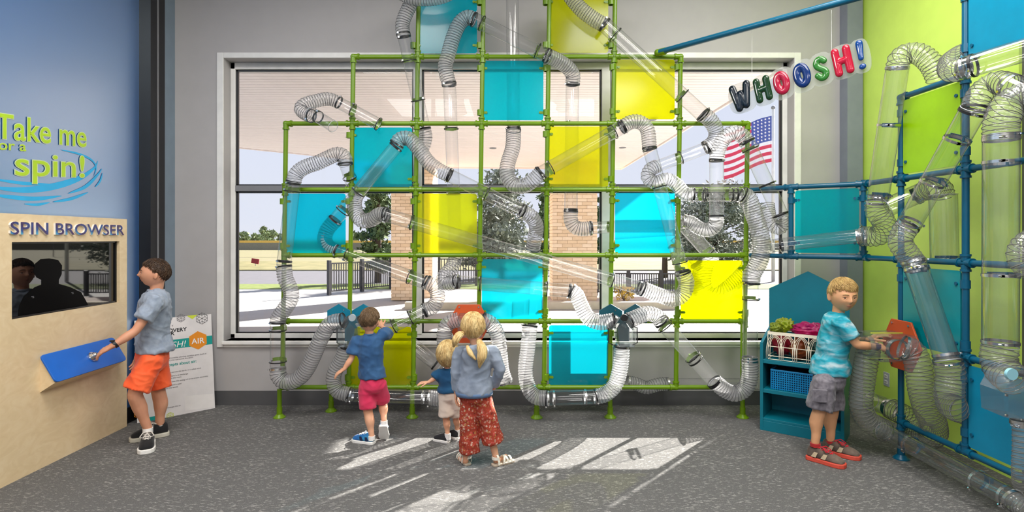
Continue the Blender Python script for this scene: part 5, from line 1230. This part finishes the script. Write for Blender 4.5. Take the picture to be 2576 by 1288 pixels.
def person(name_label, J, k, fwd, skin, spec):
    """J: joints in world space; k: size factor (1 = 1.30 m child)"""
    root = tag(empty('person', spec['base']), name_label, 'person'); g = spec.get; f = Vector(fwd).normalized(); s = f.cross(Vector((0, 0, 1))).normalized()   # s = the person's right
    body = MB(); pel, neck = J['pelvis'], J['neck']; shL, shR = J['shL'], J['shR']; ac = (shR-shL); sx = (s*.5+ac.normalized()*.5).normalized(); chest = pel.lerp(neck, .66); waist = pel.lerp(neck, .32); wS = ac.length/2
    lean = (neck-pel).normalized(); fx = lean.cross(sx).normalized(); fx = fx if fx.dot(f) > 0 else -fx
    tors = [(pel-lean*.075*k, s, .060*k, f, .052*k), (pel-lean*.03*k, s, .086*k, f, .064*k), (pel+lean*.03*k, s, .084*k, f, .066*k), (waist, sx, .078*k, fx, .062*k), (pel.lerp(neck, .5), sx, .094*k, fx, .076*k), (chest, sx, .104*k, fx, .078*k), (pel.lerp(neck, .82), sx, wS*.80, fx, .060*k), (pel.lerp(neck, .92), sx, wS*.48, fx, .040*k), (neck, sx, .040*k, fx, .039*k)]
    ell_loft(body, tors)
    hc, hs = J['head'], J['hs']; fr = head_frame(J['hfwd'], J.get('hup', (0, 0, 1)), J.get('hroll', 0)); limb(body, [neck-lean*.03*k, neck.lerp(hc, .45)-fr[1]*.01*k, hc-fr[2]*.25*hs-fr[1]*.12*hs], [.038*k, .041*k, .044*k])
    make_head(body, hc, fr, hs); hands = MB()
    for S_ in 'LR':
        sh, el, wr = J['sh'+S_], J['el'+S_], J['wr'+S_]
        limb(body, [chest.lerp(sh, .8)-lean*.01*k, sh-lean*.006*k, sh.lerp(el, .45), el, el.lerp(wr, .35), wr], [.034*k, .036*k, .033*k, .0275*k, .029*k, .0195*k])
        if g('hand'+S_):
            h = g('hand'+S_); pm, fg = hand_pts(wr, h[0], h[1], k*h[4] if len(h) > 4 else k*.95, h[2], h[3]); body.v, body.f = body.v+pm.v, body.f+[tuple(i+len(body.v) for i in q) for q in pm.f]; hands.v, hands.f = hands.v+fg.v, hands.f+[tuple(i+len(hands.v) for i in q) for q in fg.f]
        hp, kn, an, to = J['hip'+S_], J['kn'+S_], J['an'+S_], J['toe'+S_]
        kd = (to-an); kd.z = 0; kd = kd.normalized() if kd.length > .01 else f
        limb(body, [hp, hp.lerp(kn, .5)+kd*.006*k, kn+kd*.004*k, kn.lerp(an, .35)-kd*.010*k, an.lerp(kn, .25), an], [.062*k, .057*k, .044*k, .045*k, .030*k, .027*k])
        q1 = Vector((an.x, an.y, an.z-.035*k)); q3 = Vector((to.x, to.y, max(.024*k, to.z-.015*k) if an.z < .3 else to.z)); q2 = q1.lerp(q3, .45)-Vector((0, 0, .006*k)); limb(body, [an, q1, q2, q3], [.025*k, .024*k, .021*k, .017*k])
    V, Fc = remesh(body, .0052 if k > .75 else .0045, 3, .45); b = MB(); b.v = [Vector(v) for v in V]; b.f = Fc
    nb = len(b.v); b.v += hands.v; b.f += [tuple(i+nb for i in q) for q in hands.f]; b.build('body', skin, root, smooth=True)
    # ---- upper garment
    sm = g('shirt'); gr = MB(); e = sm.get('ease', .014)*k; hem = J.get('hem', pel-lean*.05*k); nk = sm.get('neckz', .97)
    hemw, hemd = sm.get('hemw', .118)*k, sm.get('hemd', .096)*k
    secs = [(hem, s, hemw, f, hemd), (hem+lean*.012*k, s, hemw*1.01, f, hemd*1.01), (hem.lerp(waist, .6), sx, hemw*.97, fx, hemd*.97), (waist, sx, .094*k+e, fx, .078*k+e), (pel.lerp(neck, .5), sx, .100*k+e, fx, .080*k+e), (chest, sx, .106*k+e, fx, .080*k+e), (pel.lerp(neck, .82), sx, wS*.98+e*.6, fx, .072*k+e*.9), (pel.lerp(neck, .92), sx, wS*.78+e*.6, fx, .062*k+e*.7), (pel.lerp(neck, nk), sx, .049*k+e*.35, fx, .047*k+e*.35), (pel.lerp(neck, nk+.03), sx, .044*k+e*.3, fx, .042*k+e*.3)]
    ell_loft(gr, secs, 32)
    for S_ in 'LR':
        sh, el, wr = J['sh'+S_], J['el'+S_], J['wr'+S_]; sl = sm['sleeve']
        end = sh.lerp(el, sl) if sl <= 1 else el.lerp(wr, sl-1); sw = sm.get('sw', .052)*k
        pts = [chest.lerp(sh, .65), sh, sh.lerp(el, .5 if sl > .5 else sl*.6)]; rs = [.052*k, .054*k, sw]
        if sl > 1: pts += [el, end]; rs += [sw*.88, sw*.72]
        else: pts += [end]; rs += [sw]
        fullp = [Vector(p) for p in pts]; P2, R2 = [], []
        for i in range(len(fullp)-1):
            for q in range(5): t = q/5; P2.append(fullp[i].lerp(fullp[i+1], t)); R2.append(rs[i]*(1-t)+rs[i+1]*t)
        P2.append(fullp[-1]); R2.append(rs[-1]); gr.sweep(P2, R2, 18)
    if sm.get('hood'):
        hb = neck-fx*.075*k-lean*.03*k; ell_loft(gr, [(hb-lean*.16*k, sx, .03*k, fx, .018*k), (hb-lean*.12*k, sx, .085*k, fx, .032*k), (hb-lean*.05*k, sx, .115*k, fx, .042*k), (hb+lean*.01*k, sx, .10*k, fx, .045*k), (hb+lean*.035*k, sx, .06*k, fx, .03*k)], 20)
    so = garment(sm['name'], gr, sm['mat'], root, .0075, 5, sm.get('amp', .006)*k, 13, g('seed'))
    if sm.get('collar'):
        MB().torus(neck-lean*.010*k, lean, .046*k, .009*k, 24, 8).build('collar', sm['mat'], so, smooth=True)
    if sm.get('band'):
        cb = MB(); ell_loft(cb, [(hem-lean*.012*k, s, hemw*.99, f, hemd*.99), (hem+lean*.006*k, s, hemw*1.025, f, hemd*1.03), (hem+lean*.022*k, s, hemw*1.02, f, hemd*1.02)], 32); cb.build('hem_band', sm['band'], so, smooth=True)
    # ---- lower garment
    pm_ = g('pants'); pr = MB(); w0 = pel+lean*.05*k
    ell_loft(pr, [(w0, s, .106*k, f, .090*k), (pel, s, .115*k, f, .096*k), (pel-lean*.06*k, s, .115*k, f, .094*k), (pel-lean*.10*k, s, .085*k, f, .07*k)], 28)
    for S_ in 'LR':
        hp, kn, an = J['hip'+S_], J['kn'+S_], J['an'+S_]; ln = pm_['len']; end = J.get('phem'+S_) or (hp.lerp(kn, ln) if ln <= 1 else kn.lerp(an, ln-1)); hw = pm_.get('hw', .078)*k*(pm_.get('flare'+S_, 1.0))
        pts = [pel.lerp(hp, .8), hp, hp.lerp(end, .5) if ln <= 1 else kn, end]; rs = [.062*k, .074*k, (.074*k+hw)/2 if ln <= 1 else pm_.get('kw', .07)*k, hw]; P2, R2 = [], []
        for i in range(len(pts)-1):
            for q in range(6): t = q/6; P2.append(Vector(pts[i]).lerp(Vector(pts[i+1]), t)); R2.append(rs[i]*(1-t)+rs[i+1]*t)
        P2.append(Vector(pts[-1])); R2.append(rs[-1]); pr.sweep(P2, R2, 22)
    garment(pm_['name'], pr, pm_['mat'], root, .0075, 4, pm_.get('amp', .006)*k, 12, g('seed')+5)
    return root, fr
def skin_mat(n, c, c2): 
    m = mat(n, c, rough=.5, spec=.4, vscale=7, col2=c2); b = [x for x in m.node_tree.nodes if x.type == 'BSDF_PRINCIPLED'][0]
    b.inputs['Subsurface Weight'].default_value = .12; b.inputs['Subsurface Radius'].default_value = (.012, .005, .003); return m
def fabric(n, c, c2=None, sc=14, bump=.35, st=None, rough=.85, sharp=False, var=.07): return mat(n, c, rough=rough, spec=.25, vscale=sc, col2=c2, bump=bump, bscale=22, stretch=st, sharp=sharp, var=var, sheen=.15)
def hairmat(n, c, c2): return mat(n, c, rough=.45, spec=.4, vscale=30, col2=c2, stretch=(1, 1, .25), bump=.5, bscale=90)
def fl0(px, py): return flr(px, py)
# ---- boy at the kiosk
Y0 = 4.26
skA = skin_mat('tan_skin', (204, 142, 112), (218, 160, 130))
def P_(px, py, Y): return P(px, py, Y)
f = Vector((-1, -.25, 0)).normalized()
JA = dict(pelvis=P(382, 893, 4.28), neck=P(393, 727, 4.28), shL=P(392, 758, 4.13), shR=P(388, 754, 4.43), head=P(390, 688, 4.27), hs=.101, hfwd=Vector((-.88, -.46, .14)), hup=(0, 0, 1),
          elL=P(341, 833, 4.03), wrL=P(285, 869, 3.94), elR=P(362, 838, 4.52), wrR=P(350, 885, 4.5), hipL=P(380, 905, 4.21), hipR=P(391, 905, 4.35), knL=P(338, 992, 4.14), anL=P(372, 1078, 4.22),
          toeL=P(374, 1118, 4.10), knR=P(400, 985, 4.38), anR=P(403, 1070, 4.42), toeR=P(352, 1092, 4.46), hem=P(389, 884, 4.28))
def fdir(a, b): d = flr(*b)-flr(*a); d.z = 0; return d.normalized()
dA = {'L': fdir((380, 1094), (371, 1131)), 'R': fdir((420, 1093), (336, 1109))}
for S_ in 'LR': a_ = JA['an'+S_]; JA['toe'+S_] = Vector((a_.x, a_.y, .05))+dA[S_]*.12
base = flr(385, 1112)
rA, frA = person('boy in grey t-shirt and neon orange shorts touching the blue console', JA, 1.12, f, skA,
    dict(base=base, seed=3, handL=(P(240, 892, 3.93)-P(285, 869, 3.94), Vector((-.3, -.45, .8)), .35, 1, .95), handR=((-.2, 0, -1), (.3, .9, 0), .4, 1, .95),
         shirt=dict(name='t_shirt', mat=fabric('heather_grey', (136, 148, 166), (158, 168, 184), 30), sleeve=.62, sw=.056, hemw=.115, hemd=.112, ease=.016, collar=True, amp=.010),
         pants=dict(name='shorts', mat=fabric('neon_orange', (255, 92, 44), (255, 110, 62), 8, rough=.6), len=.86, hw=.080, amp=.007)))
M_hb = hairmat('dark_brown_hair', (44, 30, 22), (84, 60, 42))
hair_cap(rA, JA['head'], frA, .101, M_hb, front=.50, side=.13, back=-.42, thick=.085, seed=2, lock_len=.24)
face_parts(rA, JA['head'], frA, .101, (86, 60, 40), M_hb, mat('lips_a', (192, 116, 100), rough=.45), skin=skA, mouth_open=.045)
M_sock = fabric('white_sock', (232, 230, 228))
for S_ in 'LR':
    an = JA['an'+S_]; h = Vector((an.x, an.y, 0))-dA[S_]*.055
    shoe(rA, h, h+dA[S_]*.25, 1.32, fabric('black_knit', (28, 28, 30), sc=40), M_white if S_ == 'L' else mat('offwhite_sole', (196, 192, 178), rough=.6), lace=fabric('pale_lace', (206, 200, 192)), name='shoe')
    MB().cyl(an+Vector((0, 0, -.03)), an+Vector((0, 0, .006)), .034, .034, seg=18).build('sock', M_sock, rA, smooth='auto')
w0 = JA['wrL']; d = (w0-JA['elL']).normalized(); MB().ring(w0-d*.012, d, .024, .02, .004, 20).box(w0-d*.012+Vector((-.01, -.012, .025)), (.024, .024, .010)).build('wristband', M_black, rA, smooth='auto')
# ---- boy in navy shirt
skB = skin_mat('fair_skin', (214, 156, 122), (226, 172, 140))
Yb = 4.27
JB = dict(pelvis=P(936, 960, Yb), neck=P(929, 838, Yb), shL=P(897, 856, Yb), shR=P(963, 842, Yb), head=P(930, 806, Yb-.0), hs=.088, hfwd=Vector((.12, 1, -.05)),
          elL=P(884, 902, Yb-.03), wrL=P(866, 928, Yb-.05), elR=P(979, 838, Yb+.14), wrR=P(961, 822, Yb+.24), hipL=P(922, 972, Yb), hipR=P(952, 966, Yb), knL=P(926, 1036, Yb-.0), anL=P(935, 1096, Yb-.02),
          toeL=flr(920, 1106)+Vector((0, 0, .025)), knR=P(963, 1012, Yb+.12), anR=P(966, 1058, Yb+.02), toeR=P(963, 1078, Yb+.08), hem=P(936, 950, Yb))
rB, frB = person('boy in navy shirt and raspberry shorts walking to the left diverter', JB, .80, Vector((.1, 1, 0)), skB,
    dict(base=flr(935, 1118), seed=7, handL=(P(848, 940, Yb-.05)-P(866, 928, Yb-.05), (-.6, -.3, .6), .3, 1, .9), handR=(P(952, 808, Yb+.3)-P(961, 822, Yb+.24), (0, -1, .3), .4, 1, .9),
         shirt=dict(name='shirt', mat=fabric('navy_cotton', (38, 74, 116), (58, 96, 138), 9), sleeve=.78, sw=.058, hemw=.134, hemd=.105, ease=.018, collar=True, amp=.010),
         pants=dict(name='shorts', mat=fabric('raspberry_cotton', (206, 44, 84), (222, 66, 102), 9), len=.86, hw=.078)))
hair_cap(rB, JB['head'], frB, .088, hairmat('mouse_brown_hair', (92, 72, 50), (128, 102, 74)), front=.55, side=-.05, back=-.42, thick=.07, seed=4, noise_=.02)
M_bs = fabric('blue_shoe_knit', (20, 70, 150), (60, 150, 190), 14)
h = flr(941, 1117); shoe(rB, Vector((h.x, h.y, 0)), Vector((h.x, h.y, 0))+Vector((-.16, .06, 0)).normalized()*.185, .95, M_bs, M_white, name='shoe', lace=M_sock, accent=mat('navy_stripe', (16, 30, 66), rough=.5))
a = JB['anR']; shoe(rB, a+Vector((.0, -.035, -.035)), a+Vector((-.01, .05, -.16)), .92, M_bs, M_white, name='shoe', lace=M_sock)
for an in (JB['anL'], JB['anR']): MB().cyl(an+Vector((0, 0, -.03)), an+Vector((0, 0, .0)), .027, seg=16).build('sock', M_sock, rB, smooth='auto')
# ---- toddler
Yt = 4.30
JC = dict(pelvis=P(1127, 990, Yt), neck=P(1125, 926, Yt), shL=P(1106, 938, Yt), shR=P(1146, 938, Yt), head=P(1126, 892, Yt), hs=.094, hfwd=Vector((.1, 1, .1)),
          elL=P(1092, 953, Yt-.02), wrL=P(1078, 961, Yt-.03), elR=P(1158, 958, Yt+.05), wrR=P(1166, 975, Yt+.09), hipL=P(1120, 1004, Yt), hipR=P(1142, 1004, Yt), knL=P(1122, 1050, Yt), anL=P(1126, 1094, Yt-.02),
          toeL=flr(1118, 1104)+Vector((0, 0, .02)), knR=P(1147, 1044, Yt+.06), anR=P(1151, 1084, Yt+.07), toeR=flr(1148, 1092)+Vector((0, 0, .02)), hem=P(1126, 986, Yt))
rC, frC = person('blond toddler in navy top and beige shorts beside the girl', JC, .62, Vector((.05, 1, 0)), skB,
    dict(base=flr(1126, 1112), seed=11, handL=((-1, 0, -.1), (0, -.2, 1), .25, -1, .95), handR=((.3, 1, -.2), (0, 0, 1), .3, 1, .9),
         shirt=dict(name='top', mat=fabric('deep_navy_cotton', (20, 66, 104), (34, 84, 122), 9), sleeve=.95, sw=.070, hemw=.13, hemd=.11, ease=.016, amp=.007),
         pants=dict(name='shorts', mat=fabric('beige_linen', (206, 190, 176), (220, 206, 192), 12), len=.92, hw=.098, amp=.006)))
M_bl = hairmat('blond_hair', (196, 158, 96), (236, 212, 156))
hair_cap(rC, JC['head'], frC, .094, M_bl, front=.4, side=-.45, back=-.86, thick=.15, seed=6, noise_=.03, locks=1700, lock_len=.7)
for hp, tp_ in ((flr(1129, 1114), Vector((-.9, .5, 0))), (flr(1153, 1105), Vector((-.85, .5, 0)))):
    h = Vector((hp.x, hp.y, 0)); shoe(rC, h, h+tp_.normalized()*.135, .8, fabric('black_canvas', (34, 34, 38), sc=40), M_white, name='shoe')
for an in (JC['anL'], JC['anR']): MB().cyl(an+Vector((0, 0, -.035)), an+Vector((0, 0, .012)), .023, seg=16).build('sock', M_sock, rC, smooth='auto')
# ---- girl
Yg = 3.88
JD = dict(pelvis=P(1197, 985, Yg), neck=P(1196, 866, Yg), shL=P(1156, 884, Yg), shR=P(1238, 882, Yg), head=P(1190, 824, Yg+.01), hs=.094, hfwd=Vector((-.1, 1, -.12)),
          elL=P(1148, 936, Yg), wrL=P(1147, 985, Yg+.02), elR=P(1258, 928, Yg-.02), wrR=P(1243, 975, Yg+.06), hipL=P(1180, 1000, Yg), hipR=P(1214, 1000, Yg), knL=P(1180, 1070, Yg), anL=P(1172, 1150, Yg-.02),
          toeL=flr(1157, 1160)+Vector((0, 0, .02)), knR=P(1230, 1066, Yg), anR=P(1247, 1148, Yg-.02), toeR=flr(1272, 1154)+Vector((0, 0, .02)), hem=P(1193, 990, Yg), phemL=P(1181, 1136, Yg), phemR=P(1240, 1112, Yg))
def floral():
    m, nt, out = newmat('floral_cotton'); N, L = nt.nodes, nt.links; b = N.new('ShaderNodeBsdfPrincipled'); b.inputs['Roughness'].default_value = .85
    tc = N.new('ShaderNodeTexCoord'); nz = N.new('ShaderNodeTexNoise'); nz.inputs['Scale'].default_value = 75; L.new(tc.outputs['Object'], nz.inputs[0]); vm = N.new('ShaderNodeVectorMath'); vm.operation = 'MULTIPLY_ADD'; L.new(nz.outputs['Color'], vm.inputs[0]); vm.inputs[1].default_value = (.022, .022, .022); L.new(tc.outputs['Object'], vm.inputs[2]); v = N.new('ShaderNodeTexVoronoi'); v.inputs['Scale'].default_value = 58; L.new(vm.outputs[0], v.inputs[0])
    r = N.new('ShaderNodeValToRGB'); L.new(v.outputs['Distance'], r.inputs[0]); e = r.color_ramp.elements; e[0].position = .30; e[0].color = (1, 1, 1, 1); e[1].position = .48; e[1].color = (0, 0, 0, 1)
    cr = N.new('ShaderNodeValToRGB'); sp = N.new('ShaderNodeSeparateColor'); L.new(v.outputs['Color'], sp.inputs[0]); L.new(sp.outputs[0], cr.inputs[0]); cr.color_ramp.interpolation = 'CONSTANT'
    e = cr.color_ramp.elements; e[0].color = srgb(206, 150, 130); e[1].position = .35; e[1].color = srgb(186, 130, 76); x = e.new(.55); x.color = srgb(206, 92, 84); x = e.new(.75); x.color = srgb(120, 46, 40); x = e.new(.86); x.color = srgb(220, 192, 172)
    mx = N.new('ShaderNodeMixRGB'); L.new(r.outputs[0], mx.inputs[0]); mx.inputs[1].default_value = srgb(172, 64, 44); L.new(cr.outputs[0], mx.inputs[2]); L.new(mx.outputs[0], b.inputs['Base Color'])
    t = N.new('ShaderNodeBsdfTranslucent'); L.new(mx.outputs[0], t.inputs[0]); ms = N.new('ShaderNodeMixShader'); ms.inputs[0].default_value = .25; L.new(b.outputs[0], ms.inputs[1]); L.new(t.outputs[0], ms.inputs[2]); L.new(ms.outputs[0], out.inputs[0]); return m
rD, frD = person('girl in denim jacket and red floral trousers seen from behind', JD, .84, Vector((-.05, 1, 0)), skB,
    dict(base=flr(1210, 1168), seed=13, handL=((0, .1, -1), (-1, 0, 0), .3, 1, .9), handR=((-.4, .6, -.4), (0, -.5, 1), .4, -1, .85),
         shirt=dict(name='jacket', mat=fabric('washed_denim', (122, 134, 152), (148, 158, 174), 10), sleeve=1.9, sw=.054, hemw=.150, hemd=.115, ease=.026, hood=True, amp=.008, band=fabric('denim_band', (88, 112, 146))),
         pants=dict(name='trousers', mat=floral(), len=1.6, hw=.088, kw=.076, flareR=1.05, amp=.009)))
wedge = MB(); a0 = P(1238, 1000, Yg+.02)
cl = [(P(1238, 1000, Yg+.03), P(1228, 1010, Yg-.04)), (P(1248, 1040, Yg+.05), P(1234, 1045, Yg-.04)), (P(1258, 1080, Yg+.07), P(1240, 1085, Yg-.04)), (P(1268, 1103, Yg+.08), P(1246, 1112, Yg-.03))]
rings = []
for (a, b) in cl:
    c = (a+b)/2; u = (a-b)/2; v = Vector((.3, -.5, 0)).normalized()*.012; rings.append([c+u*math.cos(t)+v*math.sin(t) for t in [2*math.pi*j/12 for j in range(12)]])
wedge.loft(rings).build('trouser_flare', MATS.get('floral') or bpy.data.materials['floral_cotton'], rD, smooth=True)
hair_cap(rD, JD['head'], frD, .094, M_bl, front=.5, side=-.25, back=-.66, thick=.12, seed=9, noise_=.02, clump=11, locks=1900, lock_len=.8)
def ponytail(root, pts, rad, nm='ponytail', seed=1):
    m = MB(); limb(m, pts, rad, 14); rnd = random.Random(seed)
    path, _ = spline(pts, .015); n = len(path)
    for q in range(26):
        o_ = [Vector((rnd.gauss(0, 1), rnd.gauss(0, 1), rnd.gauss(0, .3))).normalized() for _ in range(1)][0]; rr = [np.interp(i/(n-1)*(len(rad)-1), range(len(rad)), rad) for i in range(n)]
        m.sweep([path[i]+o_*rr[i]*(.92+.25*rnd.random()*i/n) for i in range(n)], [max(.0015, rr[i]*.22*(1-.7*i/n)) for i in range(n)], 5)
    return m.build(nm, M_bl, root, smooth=True)
ponytail(rD, [P(1166, 838, Yg-.05), P(1154, 843, Yg-.08), P(1146, 856, Yg-.09), P(1141, 872, Yg-.08)], [.014, .026, .026, .006], seed=3)
ponytail(rD, [P(1204, 856, Yg-.08), P(1211, 872, Yg-.12), P(1214, 893, Yg-.135), P(1206, 925, Yg-.12)], [.015, .030, .030, .005], seed=4)
ponytail(rD, [P(1176, 872, Yg-.115), P(1182, 888, Yg-.13), P(1196, 904, Yg-.13)], [.010, .018, .006], 'hair_lock', seed=5)
MB().torus(P(1204, 856, Yg-.08), P(1211, 872, Yg-.12)-P(1204, 856, Yg-.08), .014, .005, 16, 6).build('hair_tie', mat('tie', (150, 110, 70), rough=.6), rD, smooth=True)
M_sand = mat('cream_leather', (226, 220, 206), rough=.5); M_sandd = mat('tan_sole', (170, 156, 138), rough=.7)
def sandal(root, heel, d, k):
    heel = Vector((heel.x, heel.y, 0)); d = d.normalized(); s = d.cross(Vector((0, 0, 1))); L = .165*k; so = MB(); T = [-.04, .0, .15, .4, .65, .85, 1.0, 1.05]; W = [.012, .024, .029, .026, .034, .033, .022, .008]
    so.prism([heel+d*t*L+s*w*k for t, w in zip(T, W)]+[heel+d*t*L-s*w*k for t, w in zip(T[::-1], W[::-1])], (0, 0, .014)); o_ = so.build('sandal', M_sandd, root, bevel=.003)
    def arch(t0, t1, h, w, r): return [heel+d*((t0+(t1-t0)*q)*L)+s*(w*math.cos(math.pi*q)*k)+Vector((0, 0, .012+h*k*math.sin(math.pi*q))) for q in [j/10 for j in range(11)]]
    for t0, t1, h, w in ((.18, .18, .062, .034), (.42, .66, .045, .033), (.66, .42, .045, .033), (.80, .80, .034, .034)):
        m = MB(); c = arch(t0, t1, h, w, 0); vs = []
        for p in c: vs += [p+d*.007*k, p-d*.007*k]
        b = MB().add(vs, [(2*i, 2*i+1, 2*i+3, 2*i+2) for i in range(10)]).build('strap', M_sand, o_); q = b.modifiers.new('t', 'SOLIDIFY'); q.thickness = .0035
    bk = [heel-d*.01*L+d*(.035*k*(1-math.sin(a)))+s*.03*k*math.cos(a)+Vector((0, 0, .055*k)) for a in [math.pi*j/10 for j in range(11)]]; vs = []
    for p in bk: vs += [p+Vector((0, 0, .010*k)), p-Vector((0, 0, .010*k))]
    b = MB().add(vs, [(2*i, 2*i+1, 2*i+3, 2*i+2) for i in range(10)]).build('heel_strap', M_sand, o_); q = b.modifiers.new('t', 'SOLIDIFY'); q.thickness = .0035
sandal(rD, flr(1178, 1171), Vector((-.45, .9, 0)), .98); sandal(rD, flr(1240, 1173), Vector((.85, .55, 0)), .98)
# ---- boy at right
Ye = 4.02
fE = Vector((1, -.12, 0)).normalized(); skE = skin_mat('warm_skin', (212, 154, 112), (224, 170, 128))
JE = dict(pelvis=P(2087, 944, Ye+.0), neck=P(2108, 787, Ye), shR=P(2116, 811, Ye-.13), shL=P(2112, 805, Ye+.14), head=P(2121, 743, Ye-.03), hs=.112, hfwd=Vector((-.08, -1, -.06)), hroll=0.0,
          elR=P(2156, 868, Ye-.18), wrR=P(2206, 872, Ye-.14), elL=P(2150, 862, Ye+.16), wrL=P(2186, 853, Ye+.02), hipR=P(2075, 960, Ye-.07), hipL=P(2092, 960, Ye+.07), knR=P(2060, 1034, Ye-.08), anR=P(2051, 1112, Ye-.08),
          toeR=flr(2082, 1146)+Vector((0, 0, .03)), knL=P(2092, 1033, Ye+.05), anL=P(2089, 1106, Ye+.05), toeL=flr(2122, 1138)+Vector((0, 0, .03)), hem=P(2086, 940, Ye))
dE = {'R': fdir((2034, 1145), (2108, 1165)), 'L': fdir((2078, 1137), (2148, 1153))}
for S_ in 'LR': a_ = JE['an'+S_]; JE['toe'+S_] = Vector((a_.x, a_.y, .045))+dE[S_]*.11
def tiedye():
    m, nt, out = newmat('tie_dye'); N, L = nt.nodes, nt.links; b = N.new('ShaderNodeBsdfPrincipled'); b.inputs['Roughness'].default_value = .8; L.new(b.outputs[0], out.inputs[0])
    tc = N.new('ShaderNodeTexCoord'); mp = N.new('ShaderNodeMapping'); mp.inputs['Scale'].default_value = (.75, .75, 2.0); mp.inputs['Rotation'].default_value = (.15, .3, 0); L.new(tc.outputs['Object'], mp.inputs[0])
    n = N.new('ShaderNodeTexNoise'); n.inputs['Scale'].default_value = 11; n.inputs['Detail'].default_value = 5; n.inputs['Distortion'].default_value = .6; L.new(mp.outputs[0], n.inputs[0])
    r = N.new('ShaderNodeValToRGB'); L.new(n.outputs[0], r.inputs[0]); e = r.color_ramp.elements; e[0].position = .36; e[0].color = srgb(10, 138, 160); e[1].position = .70; e[1].color = srgb(186, 208, 214)
    x = e.new(.45); x.color = srgb(30, 160, 180); x = e.new(.56); x.color = srgb(96, 168, 184); L.new(r.outputs[0], b.inputs['Base Color']); return m
rE, frE = person('boy in turquoise tie-dye shirt and grey cargo shorts looking back', JE, 1.02, fE, skE,
    dict(base=flr(2085, 1150), seed=17, handR=(P(2232, 876, Ye-.1)-P(2206, 872, Ye-.14), (0, -.6, .7), .5, -1, .95), handL=(P(2214, 842, Ye-.02)-P(2186, 853, Ye+.02), (0, -.3, 1), .35, 1, .95),
         shirt=dict(name='t_shirt', mat=tiedye(), sleeve=.72, sw=.058, hemw=.122, hemd=.128, ease=.020, collar=True, amp=.009),
         pants=dict(name='cargo_shorts', mat=fabric('grey_twill', (92, 88, 96), (136, 131, 138), 30, bump=.5), len=.94, hw=.082, amp=.008)))
M_sb = hairmat('sandy_blond_hair', (160, 124, 72), (206, 174, 112))
hair_cap(rE, JE['head'], frE, .112, M_sb, front=.44, side=.06, back=-.46, thick=.095, seed=12, swirl=.12, lock_len=.28)
face_parts(rE, JE['head'], frE, .112, (58, 44, 36), M_sb, mat('lips_e', (190, 116, 98), rough=.45), look=.15, skin=skE)
M_rs = fabric('shoe_grey', (66, 56, 50), (120, 104, 92), 12)
for S_ in 'RL':
    an = JE['an'+S_]; h = Vector((an.x, an.y, 0))-dE[S_]*.05
    shoe(rE, h, h+dE[S_]*.235, 1.22, M_rs, mat('red_sole', (206, 78, 60), rough=.55), lace=fabric('red_lace', (190, 30, 44)), name='shoe', accent=mat('beige_overlay', (190, 170, 140), rough=.6))
for an in (JE['anL'], JE['anR']): MB().cyl(an+Vector((0, 0, -.03)), an+Vector((0, 0, -.006)), .034, seg=16).build('sock', fabric('red_sock', (170, 40, 44)), rE, smooth='auto')
w0 = JE['wrR']; d = (w0-JE['elR']).normalized(); MB().ring(w0-d*.008, d, .022, .022, .005, 20).box(w0-d*.008+Vector((0, -.028, .006)), (.03, .010, .028)).build('wristwatch', mat('navy_watch', (26, 50, 92), rough=.35), rE, smooth='auto')
# cargo pocket
pc = P(2062, 996, Ye-.17); MB().box(pc, (.10, .016, .09), Matrix.Rotation(.06, 3, 'Y')).build('cargo_pocket', bpy.data.materials['grey_twill'], rE, bevel=.006)
